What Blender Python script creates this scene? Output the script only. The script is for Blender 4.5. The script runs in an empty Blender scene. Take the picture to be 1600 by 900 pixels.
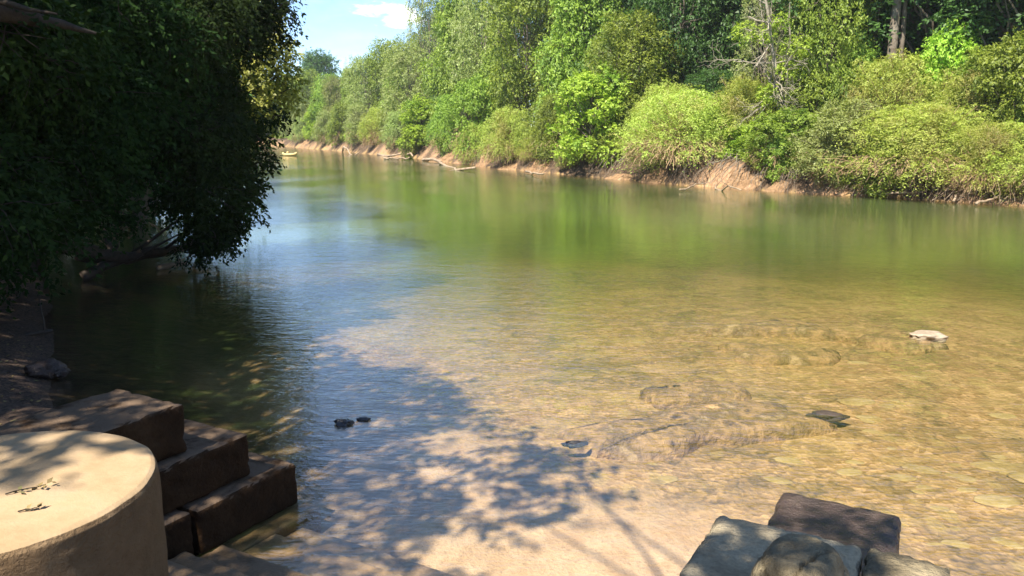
import bpy, bmesh, math, random
import numpy as np
from mathutils import Vector, noise as mnoise
R = math.radians
C = bpy.context.scene.collection
rng = np.random.default_rng(7)
random.seed(7)

# ------------------------------------------------------------------ helpers
F = 1256.0; PITCH = R(11.0); CAMZ = 3.0
cP, sP = math.cos(PITCH), math.sin(PITCH)
def at(x, y, z=0.0):
    """ground point seen at photo pixel (x, y) at height z"""
    dx = (x-800)/F; dz = -(y-450)/F
    r = np.array([dx, cP+dz*sP, -sP+dz*cP]); return r*((z-CAMZ)/r[2]) + np.array([0, 0, CAMZ])
def atd(x, y, d):
    """point at depth d along the view towards photo pixel (x, y)"""
    dx = (x-800)/F; dz = -(y-450)/F
    r = np.array([dx, cP+dz*sP, -sP+dz*cP]); return r*(d/r[1]) + np.array([0, 0, CAMZ])
def nrm(v): return v/np.maximum(np.linalg.norm(v, axis=-1, keepdims=True), 1e-9)
def sm(x): x = np.clip(x, 0, 1); return x*x*(3-2*x)
_tab = np.random.default_rng(3).random((256, 256))
def vn(x, y):
    xi = np.floor(x).astype(int); yi = np.floor(y).astype(int); fx = x-xi; fy = y-yi
    fx = fx*fx*(3-2*fx); fy = fy*fy*(3-2*fy)
    a = _tab[xi % 256, yi % 256]; b = _tab[(xi+1) % 256, yi % 256]; c = _tab[xi % 256, (yi+1) % 256]; d = _tab[(xi+1) % 256, (yi+1) % 256]
    return (a*(1-fx)+b*fx)*(1-fy)+(c*(1-fx)+d*fx)*fy
def fbm(x, y, o=4):
    s = 0; a = .5
    for k in range(o): s = s+a*(vn(x*2**k+17*k, y*2**k+31*k)-.5); a *= .5
    return s*2

def tag(o, label=None, cat=None, group=None, kind=None):
    if label: o['label'] = label
    if cat: o['category'] = cat
    if group: o['group'] = group
    if kind: o['kind'] = kind
    return o
def link(name, me, mat, parent=None):
    o = bpy.data.objects.new(name, me); C.objects.link(o)
    if mat and not me.materials: me.materials.append(mat)
    if parent: o.parent = parent
    return o
def empty(name, loc=(0, 0, 0), rz=0):
    o = bpy.data.objects.new(name, None); C.objects.link(o); o.location = loc; o.rotation_euler = (0, 0, rz); return o
def npmesh(name, V, Q, attrs=None, smooth=False):
    """mesh of quads from arrays"""
    V = np.asarray(V, np.float32).reshape(-1, 3); Q = np.asarray(Q, np.int32).reshape(-1, 4)
    me = bpy.data.meshes.new(name)
    me.vertices.add(len(V)); me.vertices.foreach_set('co', V.ravel())
    me.loops.add(Q.size); me.loops.foreach_set('vertex_index', Q.ravel())
    me.polygons.add(len(Q)); me.polygons.foreach_set('loop_start', np.arange(0, Q.size, 4, dtype=np.int32))
    me.polygons.foreach_set('loop_total', np.full(len(Q), 4, np.int32))
    if smooth: me.polygons.foreach_set('use_smooth', np.ones(len(Q), bool))
    me.update(calc_edges=True)
    for k, a in (attrs or {}).items():
        at_ = me.attributes.new(k, 'FLOAT', 'POINT'); at_.data.foreach_set('value', np.asarray(a, np.float32).ravel())
    return me
def copy_tree(o, parent=None):
    c = o.copy(); C.objects.link(c)
    if parent: c.parent = parent
    for ch in list(o.children): copy_tree(ch, c)
    return c

class Tubes:
    def __init__(s): s.V = []; s.Q = []; s.n = 0
    def add(s, P, r, k=6, cap=False):
        P = np.asarray(P, float); r = np.broadcast_to(np.asarray(r, float), (len(P),)).copy()
        if cap:
            P = np.vstack([P[:1], P, P[-1:]]); r = np.r_[1e-4, r, 1e-4]
        T = np.gradient(P, axis=0)
        if cap: T[0] = T[2]; T[1] = T[2]; T[-1] = T[-3]; T[-2] = T[-3]
        T = nrm(T); ref = np.array([0, 0, 1.]) if abs(T[len(T)//2, 2]) < .8 else np.array([1., 0, 0])
        A = nrm(np.cross(T, ref)); B = np.cross(T, A)
        th = np.arange(k)*2*math.pi/k
        V = P[:, None]+r[:, None, None]*(A[:, None]*np.cos(th)[None, :, None]+B[:, None]*np.sin(th)[None, :, None])
        i = np.arange(len(P)-1)[:, None]*k; j = np.arange(k)[None]; j2 = (j+1) % k
        q = np.stack([i+j, i+j2, i+k+j2, i+k+j], -1).reshape(-1, 4)+s.n
        s.V.append(V.reshape(-1, 3)); s.Q.append(q); s.n += V.shape[0]*k
    def mesh(s, name): return npmesh(name, np.vstack(s.V), np.vstack(s.Q), smooth=True)

def curve_pts(a, b, n=7, wob=.1, sag=0., g=None):
    g = g or rng
    a = np.asarray(a, float); b = np.asarray(b, float); t = np.linspace(0, 1, n)[:, None]
    L = np.linalg.norm(b-a); P = a+(b-a)*t
    w = np.cumsum(g.normal(0, 1, (n, 3)), 0); w -= w[0]+(w[-1]-w[0])*t
    P = P+w*wob*L/n**.5; P[:, 2] += sag*L*4*(t*(1-t))[:, 0]
    return P

# ------------------------------------------------------------------ materials
def mat(name):
    m = bpy.data.materials.new(name); m.use_nodes = True; nt = m.node_tree; nt.nodes.clear()
    def N(t, **kw):
        n = nt.nodes.new(t)
        for k, v in kw.items():
            if k.startswith('i_'):
                key = k[2:]; key = int(key) if key.isdigit() else key.replace('_', ' ')
                n.inputs[key].default_value = v
            else: setattr(n, k, v)
        return n
    def L(a, b): nt.links.new(a, b)
    out = N('ShaderNodeOutputMaterial')
    return m, N, L, out
def mixc(N, L, f, a, b, typ='MIX'):
    n = N('ShaderNodeMix', data_type='RGBA', blend_type=typ)
    for s, v in ((0, f), (6, a), (7, b)):
        if hasattr(v, 'links') or hasattr(v, 'is_linked'): L(v, n.inputs[s])
        elif s == 0: n.inputs[0].default_value = v
        else: n.inputs[s].default_value = (*v, 1) if len(v) == 3 else v
    return n.outputs[2]
def rampf(N, L, v, lo, hi):
    n = N('ShaderNodeMapRange'); n.interpolation_type = 'SMOOTHSTEP'; L(v, n.inputs[0]); n.inputs[1].default_value = lo; n.inputs[2].default_value = hi
    return n.outputs[0]
def mth(N, L, op, a, b=None):
    n = N('ShaderNodeMath', operation=op)
    for i, v in enumerate((a, b)):
        if v is None: continue
        if hasattr(v, 'is_linked'): L(v, n.inputs[i])
        else: n.inputs[i].default_value = v
    return n.outputs[0]
def noise_(N, L, sc, vec=None, det=4, rough=.55, dist=0.):
    n = N('ShaderNodeTexNoise'); n.inputs['Scale'].default_value = sc; n.inputs['Detail'].default_value = det
    n.inputs['Roughness'].default_value = rough; n.inputs['Distortion'].default_value = dist
    if vec is not None: L(vec, n.inputs['Vector'])
    return n.outputs[0]

def leaf_mat(name, a, b, c, transl=.38, rough=.5):
    m, N, L, out = mat(name)
    at_ = N('ShaderNodeAttribute', attribute_name='v'); geo = N('ShaderNodeNewGeometry'); oi = N('ShaderNodeObjectInfo')
    col = mixc(N, L, at_.outputs['Fac'], a, b)
    nz = noise_(N, L, .55, geo.outputs['Position'], 3)
    col = mixc(N, L, rampf(N, L, nz, .5, .72), col, c)
    hsv = N('ShaderNodeHueSaturation')
    r = oi.outputs['Random']
    L(mth(N, L, 'ADD', mth(N, L, 'MULTIPLY', r, .035), .483), hsv.inputs['Hue'])
    L(mth(N, L, 'ADD', mth(N, L, 'MULTIPLY', r, .45), .78), hsv.inputs['Value'])
    L(col, hsv.inputs['Color']); col = hsv.outputs[0]
    p = N('ShaderNodeBsdfPrincipled'); p.inputs['Roughness'].default_value = rough; p.inputs['Specular IOR Level'].default_value = .18 if 'shade' in name else .35
    L(col, p.inputs['Base Color'])
    t = N('ShaderNodeBsdfTranslucent'); L(mixc(N, L, 1., col, (1.25, 1.3, .6), 'MULTIPLY'), t.inputs[0])
    mx = N('ShaderNodeMixShader'); mx.inputs[0].default_value = transl; L(p.outputs[0], mx.inputs[1]); L(t.outputs[0], mx.inputs[2]); L(mx.outputs[0], out.inputs[0])
    return m
def simple_mat(name, stops, sc=3., rough=.85, bump=.3, bsc=30., bdist=.02, obj=False, spec=.3, extra=None):
    m, N, L, out = mat(name)
    tc = N('ShaderNodeTexCoord'); v = tc.outputs['Object'] if obj else N('ShaderNodeNewGeometry').outputs['Position']
    n1 = noise_(N, L, sc, v, 6, .6)
    r = N('ShaderNodeValToRGB'); L(n1, r.inputs[0]); e = r.color_ramp.elements
    e[0].position = .3; e[0].color = (*stops[0], 1); e[1].position = .7; e[1].color = (*stops[-1], 1)
    for i, s in enumerate(stops[1:-1]): k = e.new(.3+.4*(i+1)/(len(stops)-1)); k.color = (*s, 1)
    col = r.outputs[0]
    n2 = noise_(N, L, bsc, v, 5, .65)
    col = mixc(N, L, .35, col, mixc(N, L, rampf(N, L, n2, .3, .7), (.35, .35, .35), (1.15, 1.15, 1.15)), 'MULTIPLY')
    p = N('ShaderNodeBsdfPrincipled'); p.inputs['Specular IOR Level'].default_value = spec
    rr = rampf(N, L, n1, .3, .7); L(mth(N, L, 'ADD', mth(N, L, 'MULTIPLY', rr, .15), rough-.1), p.inputs['Roughness'])
    b = N('ShaderNodeBump'); b.inputs['Strength'].default_value = bump; b.inputs['Distance'].default_value = bdist; L(n2, b.inputs['Height']); L(b.outputs[0], p.inputs['Normal'])
    if extra: col = extra(N, L, col, v, p)
    L(col, p.inputs['Base Color']); L(p.outputs[0], out.inputs[0])
    return m

M = {}
M['leaf_mid'] = leaf_mat('leaf_mid', (.14, .21, .03), (.34, .43, .06), (.11, .18, .03))
M['leaf_pale'] = leaf_mat('leaf_pale', (.21, .26, .07), (.38, .43, .14), (.27, .28, .12))
M['leaf_bright'] = leaf_mat('leaf_bright', (.24, .38, .035), (.46, .58, .08), (.18, .31, .035))
M['leaf_deep'] = leaf_mat('leaf_deep', (.04, .09, .02), (.10, .18, .035), (.03, .07, .02))
M['leaf_feather'] = leaf_mat('leaf_feather', (.25, .32, .05), (.52, .58, .12), (.36, .32, .10))
M['leaf_shade'] = leaf_mat('leaf_shade', (.009, .022, .004), (.024, .048, .007), (.035, .062, .010), .3, .9)  # near-black leaf colour with the deep shade of the left trees put in
M['leaf_yellow'] = leaf_mat('leaf_yellow', (.17, .17, .03), (.36, .31, .07), (.11, .14, .03), .4)
M['bark'] = simple_mat('bark', [(.10, .075, .05), (.2, .16, .12), (.28, .24, .19)], 2.5, .9, .6, 25, .03, True)
M['bark_dark'] = simple_mat('bark_dark', [(.022, .016, .011), (.05, .038, .027), (.075, .058, .04)], 2.5, .9, .6, 25, .03, True)
M['bark_pale'] = simple_mat('bark_pale', [(.20, .165, .12), (.31, .27, .2), (.40, .35, .27)], 2.5, .85, .4, 25, .02, True)
M['driftwood'] = simple_mat('driftwood', [(.2, .13, .08), (.36, .26, .17), (.48, .38, .27)], 3., .85, .5, 20, .02, True)
M['driftwood_dark'] = simple_mat('driftwood_dark', [(.03, .022, .017), (.07, .05, .035), (.10, .07, .05)], 3., .7, .5, 20, .02, True)
M['dead_twig'] = simple_mat('dead_twig', [(.2, .12, .06), (.36, .24, .13), (.46, .34, .19)], 1.5, .9, .1, 15, .01)
M['stone_bed'] = simple_mat('stone_bed', [(.27, .18, .07), (.42, .3, .12), (.5, .37, .17)], 4., .8, .4, 22, .015)
M['stone_dark'] = simple_mat('stone_dark', [(.02, .018, .018), (.05, .045, .045), (.07, .065, .06)], 5., .35, .5, 22, .02, spec=.5)
M['stone_pale'] = simple_mat('stone_pale', [(.25, .18, .11), (.36, .28, .19), (.45, .37, .27)], 5., .7, .4, 22, .015)
M['ledge'] = simple_mat('ledge', [(.10, .06, .03), (.5, .31, .14), (.24, .15, .065), (.6, .42, .23)], 3.2, .6, 1., 7, .09)
M['concrete_wet'] = simple_mat('concrete_wet', [(.018, .012, .008), (.04, .026, .015), (.07, .045, .025)], 3., .6, .8, 35, .025, spec=.4)
M['concrete_grey'] = simple_mat('concrete_grey', [(.34, .27, .17), (.48, .39, .25), (.58, .48, .32)], 3.4, .85, 1., 34, .04)
M['concrete_rough'] = simple_mat('concrete_rough', [(.13, .10, .055), (.26, .205, .12), (.40, .32, .19)], 4., .85, 1., 22, .05)
M['concrete_dark'] = simple_mat('concrete_dark', [(.035, .022, .016), (.075, .048, .036), (.13, .09, .065)], 3.5, .4, .9, 24, .04, spec=.5)

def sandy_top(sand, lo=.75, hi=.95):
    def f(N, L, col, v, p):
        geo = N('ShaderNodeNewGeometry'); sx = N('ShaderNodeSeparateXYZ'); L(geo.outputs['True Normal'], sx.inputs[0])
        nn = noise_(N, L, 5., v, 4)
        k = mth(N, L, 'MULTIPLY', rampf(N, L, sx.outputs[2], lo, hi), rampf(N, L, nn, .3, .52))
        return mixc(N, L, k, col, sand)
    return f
M['block_left'] = simple_mat('block_left', [(.022, .011, .005), (.045, .023, .010), (.07, .038, .018)], 3., .85, .8, 34, .03, spec=.1, extra=sandy_top((.17, .115, .075)))  # shade of the unlit faces put into a near-black base; sand on top
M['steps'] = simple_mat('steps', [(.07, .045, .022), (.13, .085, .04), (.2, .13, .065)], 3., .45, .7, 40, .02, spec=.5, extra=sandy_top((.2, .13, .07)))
M['steps_sandy'] = simple_mat('steps_sandy', [(.3, .19, .1), (.45, .29, .17), (.6, .42, .27)], 3., .6, .6, 30, .02, spec=.3)
M['cut_leaf'] = simple_mat('cut_leaf', [(.12, .08, .03), (.25, .18, .07), (.2, .22, .08)], 9., .8, .2, 30, .005)
M['yellow'] = simple_mat('raft_yellow', [(.7, .47, .18), (.75, .52, .22), (.75, .55, .26)], 3., .45, .05, 9, .01)
M['orange'] = simple_mat('raft_orange', [(.55, .2, .08), (.6, .25, .1), (.65, .3, .12)], 3., .5, .05, 9, .01)
def drum_mat():
    m, N, L, out = mat('drum_concrete')
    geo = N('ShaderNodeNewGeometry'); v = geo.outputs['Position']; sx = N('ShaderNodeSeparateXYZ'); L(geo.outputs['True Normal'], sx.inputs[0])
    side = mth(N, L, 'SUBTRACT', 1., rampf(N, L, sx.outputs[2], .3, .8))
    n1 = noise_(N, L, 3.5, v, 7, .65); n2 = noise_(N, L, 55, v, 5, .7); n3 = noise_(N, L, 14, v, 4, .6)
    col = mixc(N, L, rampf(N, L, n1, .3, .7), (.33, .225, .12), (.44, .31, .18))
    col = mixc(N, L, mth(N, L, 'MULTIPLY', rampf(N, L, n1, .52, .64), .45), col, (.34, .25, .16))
    col = mixc(N, L, mth(N, L, 'MULTIPLY', side, .92), col, mixc(N, L, n3, (.15, .088, .04), (.30, .19, .10)))  # shade of the drum's sides put into a darker brown than the top
    p = N('ShaderNodeBsdfPrincipled'); p.inputs['Roughness'].default_value = .9; p.inputs['Specular IOR Level'].default_value = .2
    b = N('ShaderNodeBump'); b.inputs['Distance'].default_value = .05
    L(mth(N, L, 'ADD', mth(N, L, 'MULTIPLY', side, .8), .2), b.inputs['Strength'])
    L(mth(N, L, 'ADD', n2, mth(N, L, 'MULTIPLY', n3, .8)), b.inputs['Height']); L(b.outputs[0], p.inputs['Normal'])
    L(col, p.inputs['Base Color']); L(p.outputs[0], out.inputs[0]); return m
M['drum'] = drum_mat()

def ground_mat():
    m, N, L, out = mat('ground')
    geo = N('ShaderNodeNewGeometry'); v = geo.outputs['Position']
    bed = N('ShaderNodeAttribute', attribute_name='bed').outputs['Fac']; mud = N('ShaderNodeAttribute', attribute_name='mud').outputs['Fac']
    clay = N('ShaderNodeAttribute', attribute_name='clay').outputs['Fac']; peb = N('ShaderNodeAttribute', attribute_name='pebbly').outputs['Fac']
    mp = N('ShaderNodeMapping'); mp.inputs['Rotation'].default_value = (0, 0, R(-27)); mp.inputs['Scale'].default_value = (1, .55, 1); L(v, mp.inputs[0])
    n1 = noise_(N, L, .9, mp.outputs[0], 6, .6, .6); n2 = noise_(N, L, 5, mp.outputs[0], 6, .65, .4); n3 = noise_(N, L, 28, v, 5, .7)
    vo = N('ShaderNodeTexVoronoi'); vo.inputs['Scale'].default_value = 16; L(v, vo.inputs['Vector'])
    vo2 = N('ShaderNodeTexVoronoi'); vo2.inputs['Scale'].default_value = 4.2; vo2.inputs['Randomness'].default_value = 1; L(mp.outputs[0], vo2.inputs['Vector'])
    # smooth sand and pebbly algae-stained bed
    sand = mixc(N, L, rampf(N, L, n2, .3, .7), (.52, .33, .19), (.66, .46, .30))
    sand = mixc(N, L, mth(N, L, 'MULTIPLY', rampf(N, L, n3, .5, .68), .5), sand, (.3, .19, .09))
    pc = N('ShaderNodeSeparateColor'); L(vo.outputs['Color'], pc.inputs[0])
    pebc = mixc(N, L, pc.outputs[0], (.30, .175, .065), (.62, .39, .18))
    pebc = mixc(N, L, mth(N, L, 'MULTIPLY', rampf(N, L, n2, .42, .62), .75), pebc, (.30, .19, .075))
    pebc = mixc(N, L, mth(N, L, 'MULTIPLY', rampf(N, L, n1, .52, .66), .6), pebc, (.2, .135, .055))
    pc2 = N('ShaderNodeSeparateColor'); L(vo2.outputs['Color'], pc2.inputs[0])
    pebc = mixc(N, L, mth(N, L, 'MULTIPLY', mth(N, L, 'GREATER_THAN', pc2.outputs[1], .72), mth(N, L, 'MULTIPLY', rampf(N, L, mth(N, L, 'SUBTRACT', .5, vo2.outputs['Distance']), .05, .2), .55)), pebc, (.48, .34, .12))
    # larger stones half sunk in the bed, dark seams between them
    wv = N('ShaderNodeVectorMath', operation='ADD'); mp3 = N('ShaderNodeMapping'); mp3.inputs['Rotation'].default_value = (0, 0, R(12)); mp3.inputs['Scale'].default_value = (.55, 1.5, 1); L(v, mp3.inputs[0]); L(mp3.outputs[0], wv.inputs[0])
    nv = N('ShaderNodeTexNoise'); nv.inputs['Scale'].default_value = 1.7; nv.inputs['Detail'].default_value = 4; L(v, nv.inputs['Vector'])
    sv = N('ShaderNodeVectorMath', operation='SCALE'); L(nv.outputs[1], sv.inputs[0]); sv.inputs['Scale'].default_value = 1.6; L(sv.outputs[0], wv.inputs[1])
    ve = N('ShaderNodeTexVoronoi', feature='DISTANCE_TO_EDGE'); ve.inputs['Scale'].default_value = 1.5; L(wv.outputs[0], ve.inputs['Vector'])
    vc = N('ShaderNodeTexVoronoi'); vc.inputs['Scale'].default_value = 1.5; L(wv.outputs[0], vc.inputs['Vector'])
    cs = N('ShaderNodeSeparateColor'); L(vc.outputs['Color'], cs.inputs[0])
    seam = mth(N, L, 'MULTIPLY', mth(N, L, 'SUBTRACT', 1., rampf(N, L, ve.outputs['Distance'], .0, .075)), rampf(N, L, n1, .40, .60))
    pebc = mixc(N, L, mth(N, L, 'MULTIPLY', mth(N, L, 'GREATER_THAN', cs.outputs[0], .75), .22), pebc, (.60, .43, .18))
    pebc = mixc(N, L, mth(N, L, 'MULTIPLY', mth(N, L, 'LESS_THAN', cs.outputs[0], .22), .2), pebc, (.19, .14, .05))
    pebc = mixc(N, L, mth(N, L, 'MULTIPLY', seam, .5), pebc, (.06, .05, .025))
    bedc = mixc(N, L, peb, sand, pebc)
    bedc = mixc(N, L, N('ShaderNodeAttribute', attribute_name='silt').outputs['Fac'], bedc, mixc(N, L, rampf(N, L, n2, .3, .7), (.035, .024, .012), (.09, .06, .03)))
    soil = mixc(N, L, rampf(N, L, n2, .3, .7), (.04, .026, .016), (.15, .095, .055))
    mudc = mixc(N, L, rampf(N, L, n3, .35, .65), (.03, .02, .014), (.13, .085, .06))
    cl = mixc(N, L, rampf(N, L, n2, .3, .7), (.27, .15, .08), (.46, .29, .165)); cl = mixc(N, L, rampf(N, L, n3, .5, .7), cl, (.3, .17, .09))
    col = mixc(N, L, mud, soil, mudc); col = mixc(N, L, clay, col, cl); col = mixc(N, L, bed, col, bedc)
    p = N('ShaderNodeBsdfPrincipled'); p.inputs['Roughness'].default_value = .85; p.inputs['Specular IOR Level'].default_value = .25
    h = mth(N, L, 'ADD', mth(N, L, 'MULTIPLY', n3, .5), mth(N, L, 'ADD', n2, mth(N, L, 'MULTIPLY', vo.outputs['Distance'], mth(N, L, 'MULTIPLY', peb, .6))))
    b = N('ShaderNodeBump'); b.inputs['Strength'].default_value = .7; b.inputs['Distance'].default_value = .06; L(h, b.inputs['Height']); L(b.outputs[0], p.inputs['Normal'])
    L(col, p.inputs['Base Color']); L(p.outputs[0], out.inputs[0]); return m
def water_mat():
    m, N, L, out = mat('river_water')
    geo = N('ShaderNodeNewGeometry'); v = geo.outputs['Position']
    dep = N('ShaderNodeAttribute', attribute_name='depth').outputs['Fac']; rif = N('ShaderNodeAttribute', attribute_name='riffle').outputs['Fac']
    ex = lambda k: mth(N, L, 'SUBTRACT', 1., mth(N, L, 'POWER', 2.718, mth(N, L, 'MULTIPLY', dep, -k)))
    # ripples: a fine net of small waves, a longer swell along the current
    mp = N('ShaderNodeMapping'); mp.inputs['Rotation'].default_value = (0, 0, R(-27)); mp.inputs['Scale'].default_value = (1.0, .5, 1); L(v, mp.inputs[0])
    mp2 = N('ShaderNodeMapping'); mp2.inputs['Rotation'].default_value = (0, 0, R(8)); mp2.inputs['Scale'].default_value = (.4, 1., 1); L(v, mp2.inputs[0])
    n1 = noise_(N, L, 9, mp2.outputs[0], 3, .55, .6); n2 = noise_(N, L, 2.6, mp2.outputs[0], 2, .5, .9); n3 = noise_(N, L, .5, mp.outputs[0], 2, .5, .5); n4 = noise_(N, L, 26, mp2.outputs[0], 2, .5, .3)
    big = noise_(N, L, .16, mp.outputs[0], 3, .5)
    amp = mth(N, L, 'ADD', mth(N, L, 'MULTIPLY', rampf(N, L, big, .38, .62), .7), .4)
    amp = mth(N, L, 'ADD', amp, mth(N, L, 'MULTIPLY', rif, 1.3))
    amp = mth(N, L, 'ADD', amp, mth(N, L, 'SUBTRACT', .8, mth(N, L, 'MULTIPLY', rampf(N, L, dep, .3, 1.3), .8)))
    h = mth(N, L, 'ADD', mth(N, L, 'MULTIPLY', n1, .0095), mth(N, L, 'MULTIPLY', n2, .013))
    h = mth(N, L, 'ADD', mth(N, L, 'MULTIPLY', n4, .0042), h)
    h = mth(N, L, 'ADD', mth(N, L, 'MULTIPLY', h, amp), mth(N, L, 'MULTIPLY', n3, .02))
    b = N('ShaderNodeBump'); b.inputs['Strength'].default_value = 1; b.inputs['Distance'].default_value = .55; L(h, b.inputs['Height'])
    fr = N('ShaderNodeLayerWeight'); fr.inputs['Blend'].default_value = .5; L(b.outputs[0], fr.inputs['Normal'])
    # Schlick reflectance, the same from above and from below the surface
    fres = mth(N, L, 'ADD', mth(N, L, 'MULTIPLY', mth(N, L, 'POWER', fr.outputs['Facing'], 3.1), .93), .07)
    tr = N('ShaderNodeBsdfTransparent'); L(mixc(N, L, ex(.9), (1., .99, .96), (.80, .82, .46)), tr.inputs[0])
    df = N('ShaderNodeBsdfDiffuse'); L(mixc(N, L, rampf(N, L, big, .3, .7), (.11, .155, .042), (.14, .18, .06)), df.inputs[0])
    mx = N('ShaderNodeMixShader'); L(mth(N, L, 'MULTIPLY', rampf(N, L, dep, -.05, 1.95), .93), mx.inputs[0]); L(tr.outputs[0], mx.inputs[1]); L(df.outputs[0], mx.inputs[2])
    gl = N('ShaderNodeBsdfGlossy'); gl.inputs['Roughness'].default_value = .05; L(b.outputs[0], gl.inputs['Normal'])
    mo = N('ShaderNodeMixShader'); L(fres, mo.inputs[0]); L(mx.outputs[0], mo.inputs[1]); L(gl.outputs[0], mo.inputs[2]); L(mo.outputs[0], out.inputs[0])
    return m

# ------------------------------------------------------------------ terrain
U = np.array([-.453, .892]); NN = np.array([.892, .453])           # along / across the river
SR = np.array([-80, 0, 20, 25.8, 30.6, 43.5, 57.5, 91.9, 150, 195, 215, 235, 260, 330, 420.]); TR = np.array([37, 36, 33.8, 32.6, 30.3, 29.5, 29.2, 32.5, 34.1, 34, 30, 20, 0, -80, -190.])
SL = np.array([-80, -5, 8, 15, 22, 60, 120, 170, 230, 420.]); TL = np.array([-1.5, -1.0, -.05, -.5, -1.0, -2.5, -4, -10, -70, -300.])
A_ = np.array([.49, .872]); B_ = np.array([.872, -.49])
def ab(a, b, z=0.): return np.array([A_[0]*a+B_[0]*b, A_[1]*a+B_[1]*b, z])
def tR(s): return np.interp(s, SR, TR)+.9*fbm(s*.13, s*0+3.1)+.5*fbm(s*.5, s*0+7.7)
def tL(s): return np.interp(s, SL, TL)+.5*fbm(s*.3, s*0+9.1)
def terrain(x, y, full=False):
    x = np.asarray(x, float); y = np.asarray(y, float)
    s = x*U[0]+y*U[1]; t = x*NN[0]+y*NN[1]; a = x*A_[0]+y*A_[1]; b = x*B_[0]+y*B_[1]
    dr = t-tR(s); dl = tL(s)-t                                  # > 0 on the banks
    r = np.hypot(x-4.5, (y-6)*.95)
    depth = .15+1.95*sm((r-1.5+3*fbm(x*.15, y*.15))/33)**.95+.05*fbm(x*.5, y*.5)+.03*fbm(x*1.7+5, y*1.7)
    depth = depth+.35*sm((3.0-t)/3)*sm((y-6.5)/4)
    depth = np.minimum(depth, .10+.33*np.maximum(-dl, 0)); depth = np.minimum(depth, .05+.7*np.maximum(-dr, 0))
    n = fbm(x*.35, y*.35); n2 = fbm(x*1.6, y*1.6)
    steep = .5+.5*sm((vn(s*.16, s*0+2.)-.35)*4)
    zr = -.05+sm(dr/(.9+1.5*steep))*1.25+.12*np.clip(dr, 0, 12)+.35*n*sm(dr/2)+.22*n2*sm(dr/.6)
    zl = -.10+.30*np.clip(dl, 0, 2)+.22*np.clip(dl-2, 0, 7)+.25*n*sm(dl/3)+.05*n2*sm(dl/1)
    z = np.where(dr > 0, zr, np.where(dl > 0, zl, -depth))
    # raised ground round the landing: the near platform and the fill behind the left blocks
    plat = 1.33-1.9*np.maximum(a-1.75, 0)-.05*np.maximum(b-2, 0)**1.5-.03*n2
    fill = 1.02-.95*np.maximum(a-3.35, 0)-.10*np.maximum(-5.3-b, 0)-3.*np.maximum(b+5.0, 0)+.05*n2
    land = np.maximum(plat, fill)
    isl = (land > z) & (dr < 0)
    z = np.maximum(z, np.where(dr < 0, land, -9))
    z = z+(.012*fbm(x*6, y*6, 3))*(r < 16)
    if not full: return z
    bed = sm((.02-z)/.06)*(dr < .1); bed = np.where(isl & (z > -.02), 0, bed)
    mud = np.where(dl > -1, 1, 0)*sm(1-(dl-2)/4)
    mud = np.where(isl, .8, mud)
    clay = sm((1.9-dr)/1.2)*(dr > -.5)*sm((vn(s*.45, s*0+5.)-.6)*6)
    peb = sm((t-3.3+1.2*n)/2.2+(a-5.6)/3.)
    T_['silt'] = sm((2.6-t+1.2*n)/2.2)*sm((y-5.4-.25*np.abs(x))/1.5)
    return z, bed, mud, clay, peb, s, t
def warp(lo, hi, n, k):
    """grid coordinates, dense near 0"""
    u = np.linspace(-1, 1, n); p = np.sinh(k*u)/math.sinh(k); return np.where(p < 0, -p*lo, p*hi)
def grid_mesh(name, xs, ys, zfun, attrs_fun):
    X, Y = np.meshgrid(xs, ys); z = zfun(X, Y); nx = len(xs)
    i = (np.arange(len(ys)-1)[:, None]*nx+np.arange(nx-1)[None]).ravel()
    Q = np.stack([i, i+1, i+nx+1, i+nx], -1)
    return npmesh(name, np.stack([X, Y, z], -1), Q, attrs_fun(X, Y, z), smooth=True)
xs = warp(-330, 260, 560, 5.2)+2; ys = warp(-60, 520, 700, 5.0)+7
gm = ground_mat(); wm = water_mat()
T_ = {}
def zf(X, Y):
    z, T_['bed'], T_['mud'], T_['clay'], T_['pebbly'], s, t = terrain(X, Y, True); T_['z'] = z; return z
me = grid_mesh('ground', xs, ys, zf, lambda X, Y, z: {k: T_[k] for k in ('bed', 'mud', 'clay', 'pebbly', 'silt')})
tag(link('ground', me, gm), kind='structure')
def riff(X, Y):
    def g(px, py, rx, ry):
        p = at(px, py, 0); return np.exp(-((X-p[0])/rx)**2-((Y-p[1])/ry)**2)
    return np.clip(g(1150, 620, 1.8, .8)+g(1250, 505, 2, .5)+.5*g(1300, 430, 7, 1.2)+.6*g(880, 640, .8, .6)+.3*g(1050, 560, 2, 1), 0, 1)
me = grid_mesh('water', xs[::2], ys[::2], lambda X, Y: X*0, lambda X, Y, z: {'depth': np.maximum(-terrain(X, Y), .0), 'riffle': riff(X, Y)})
tag(link('water', me, wm), kind='structure')

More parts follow.
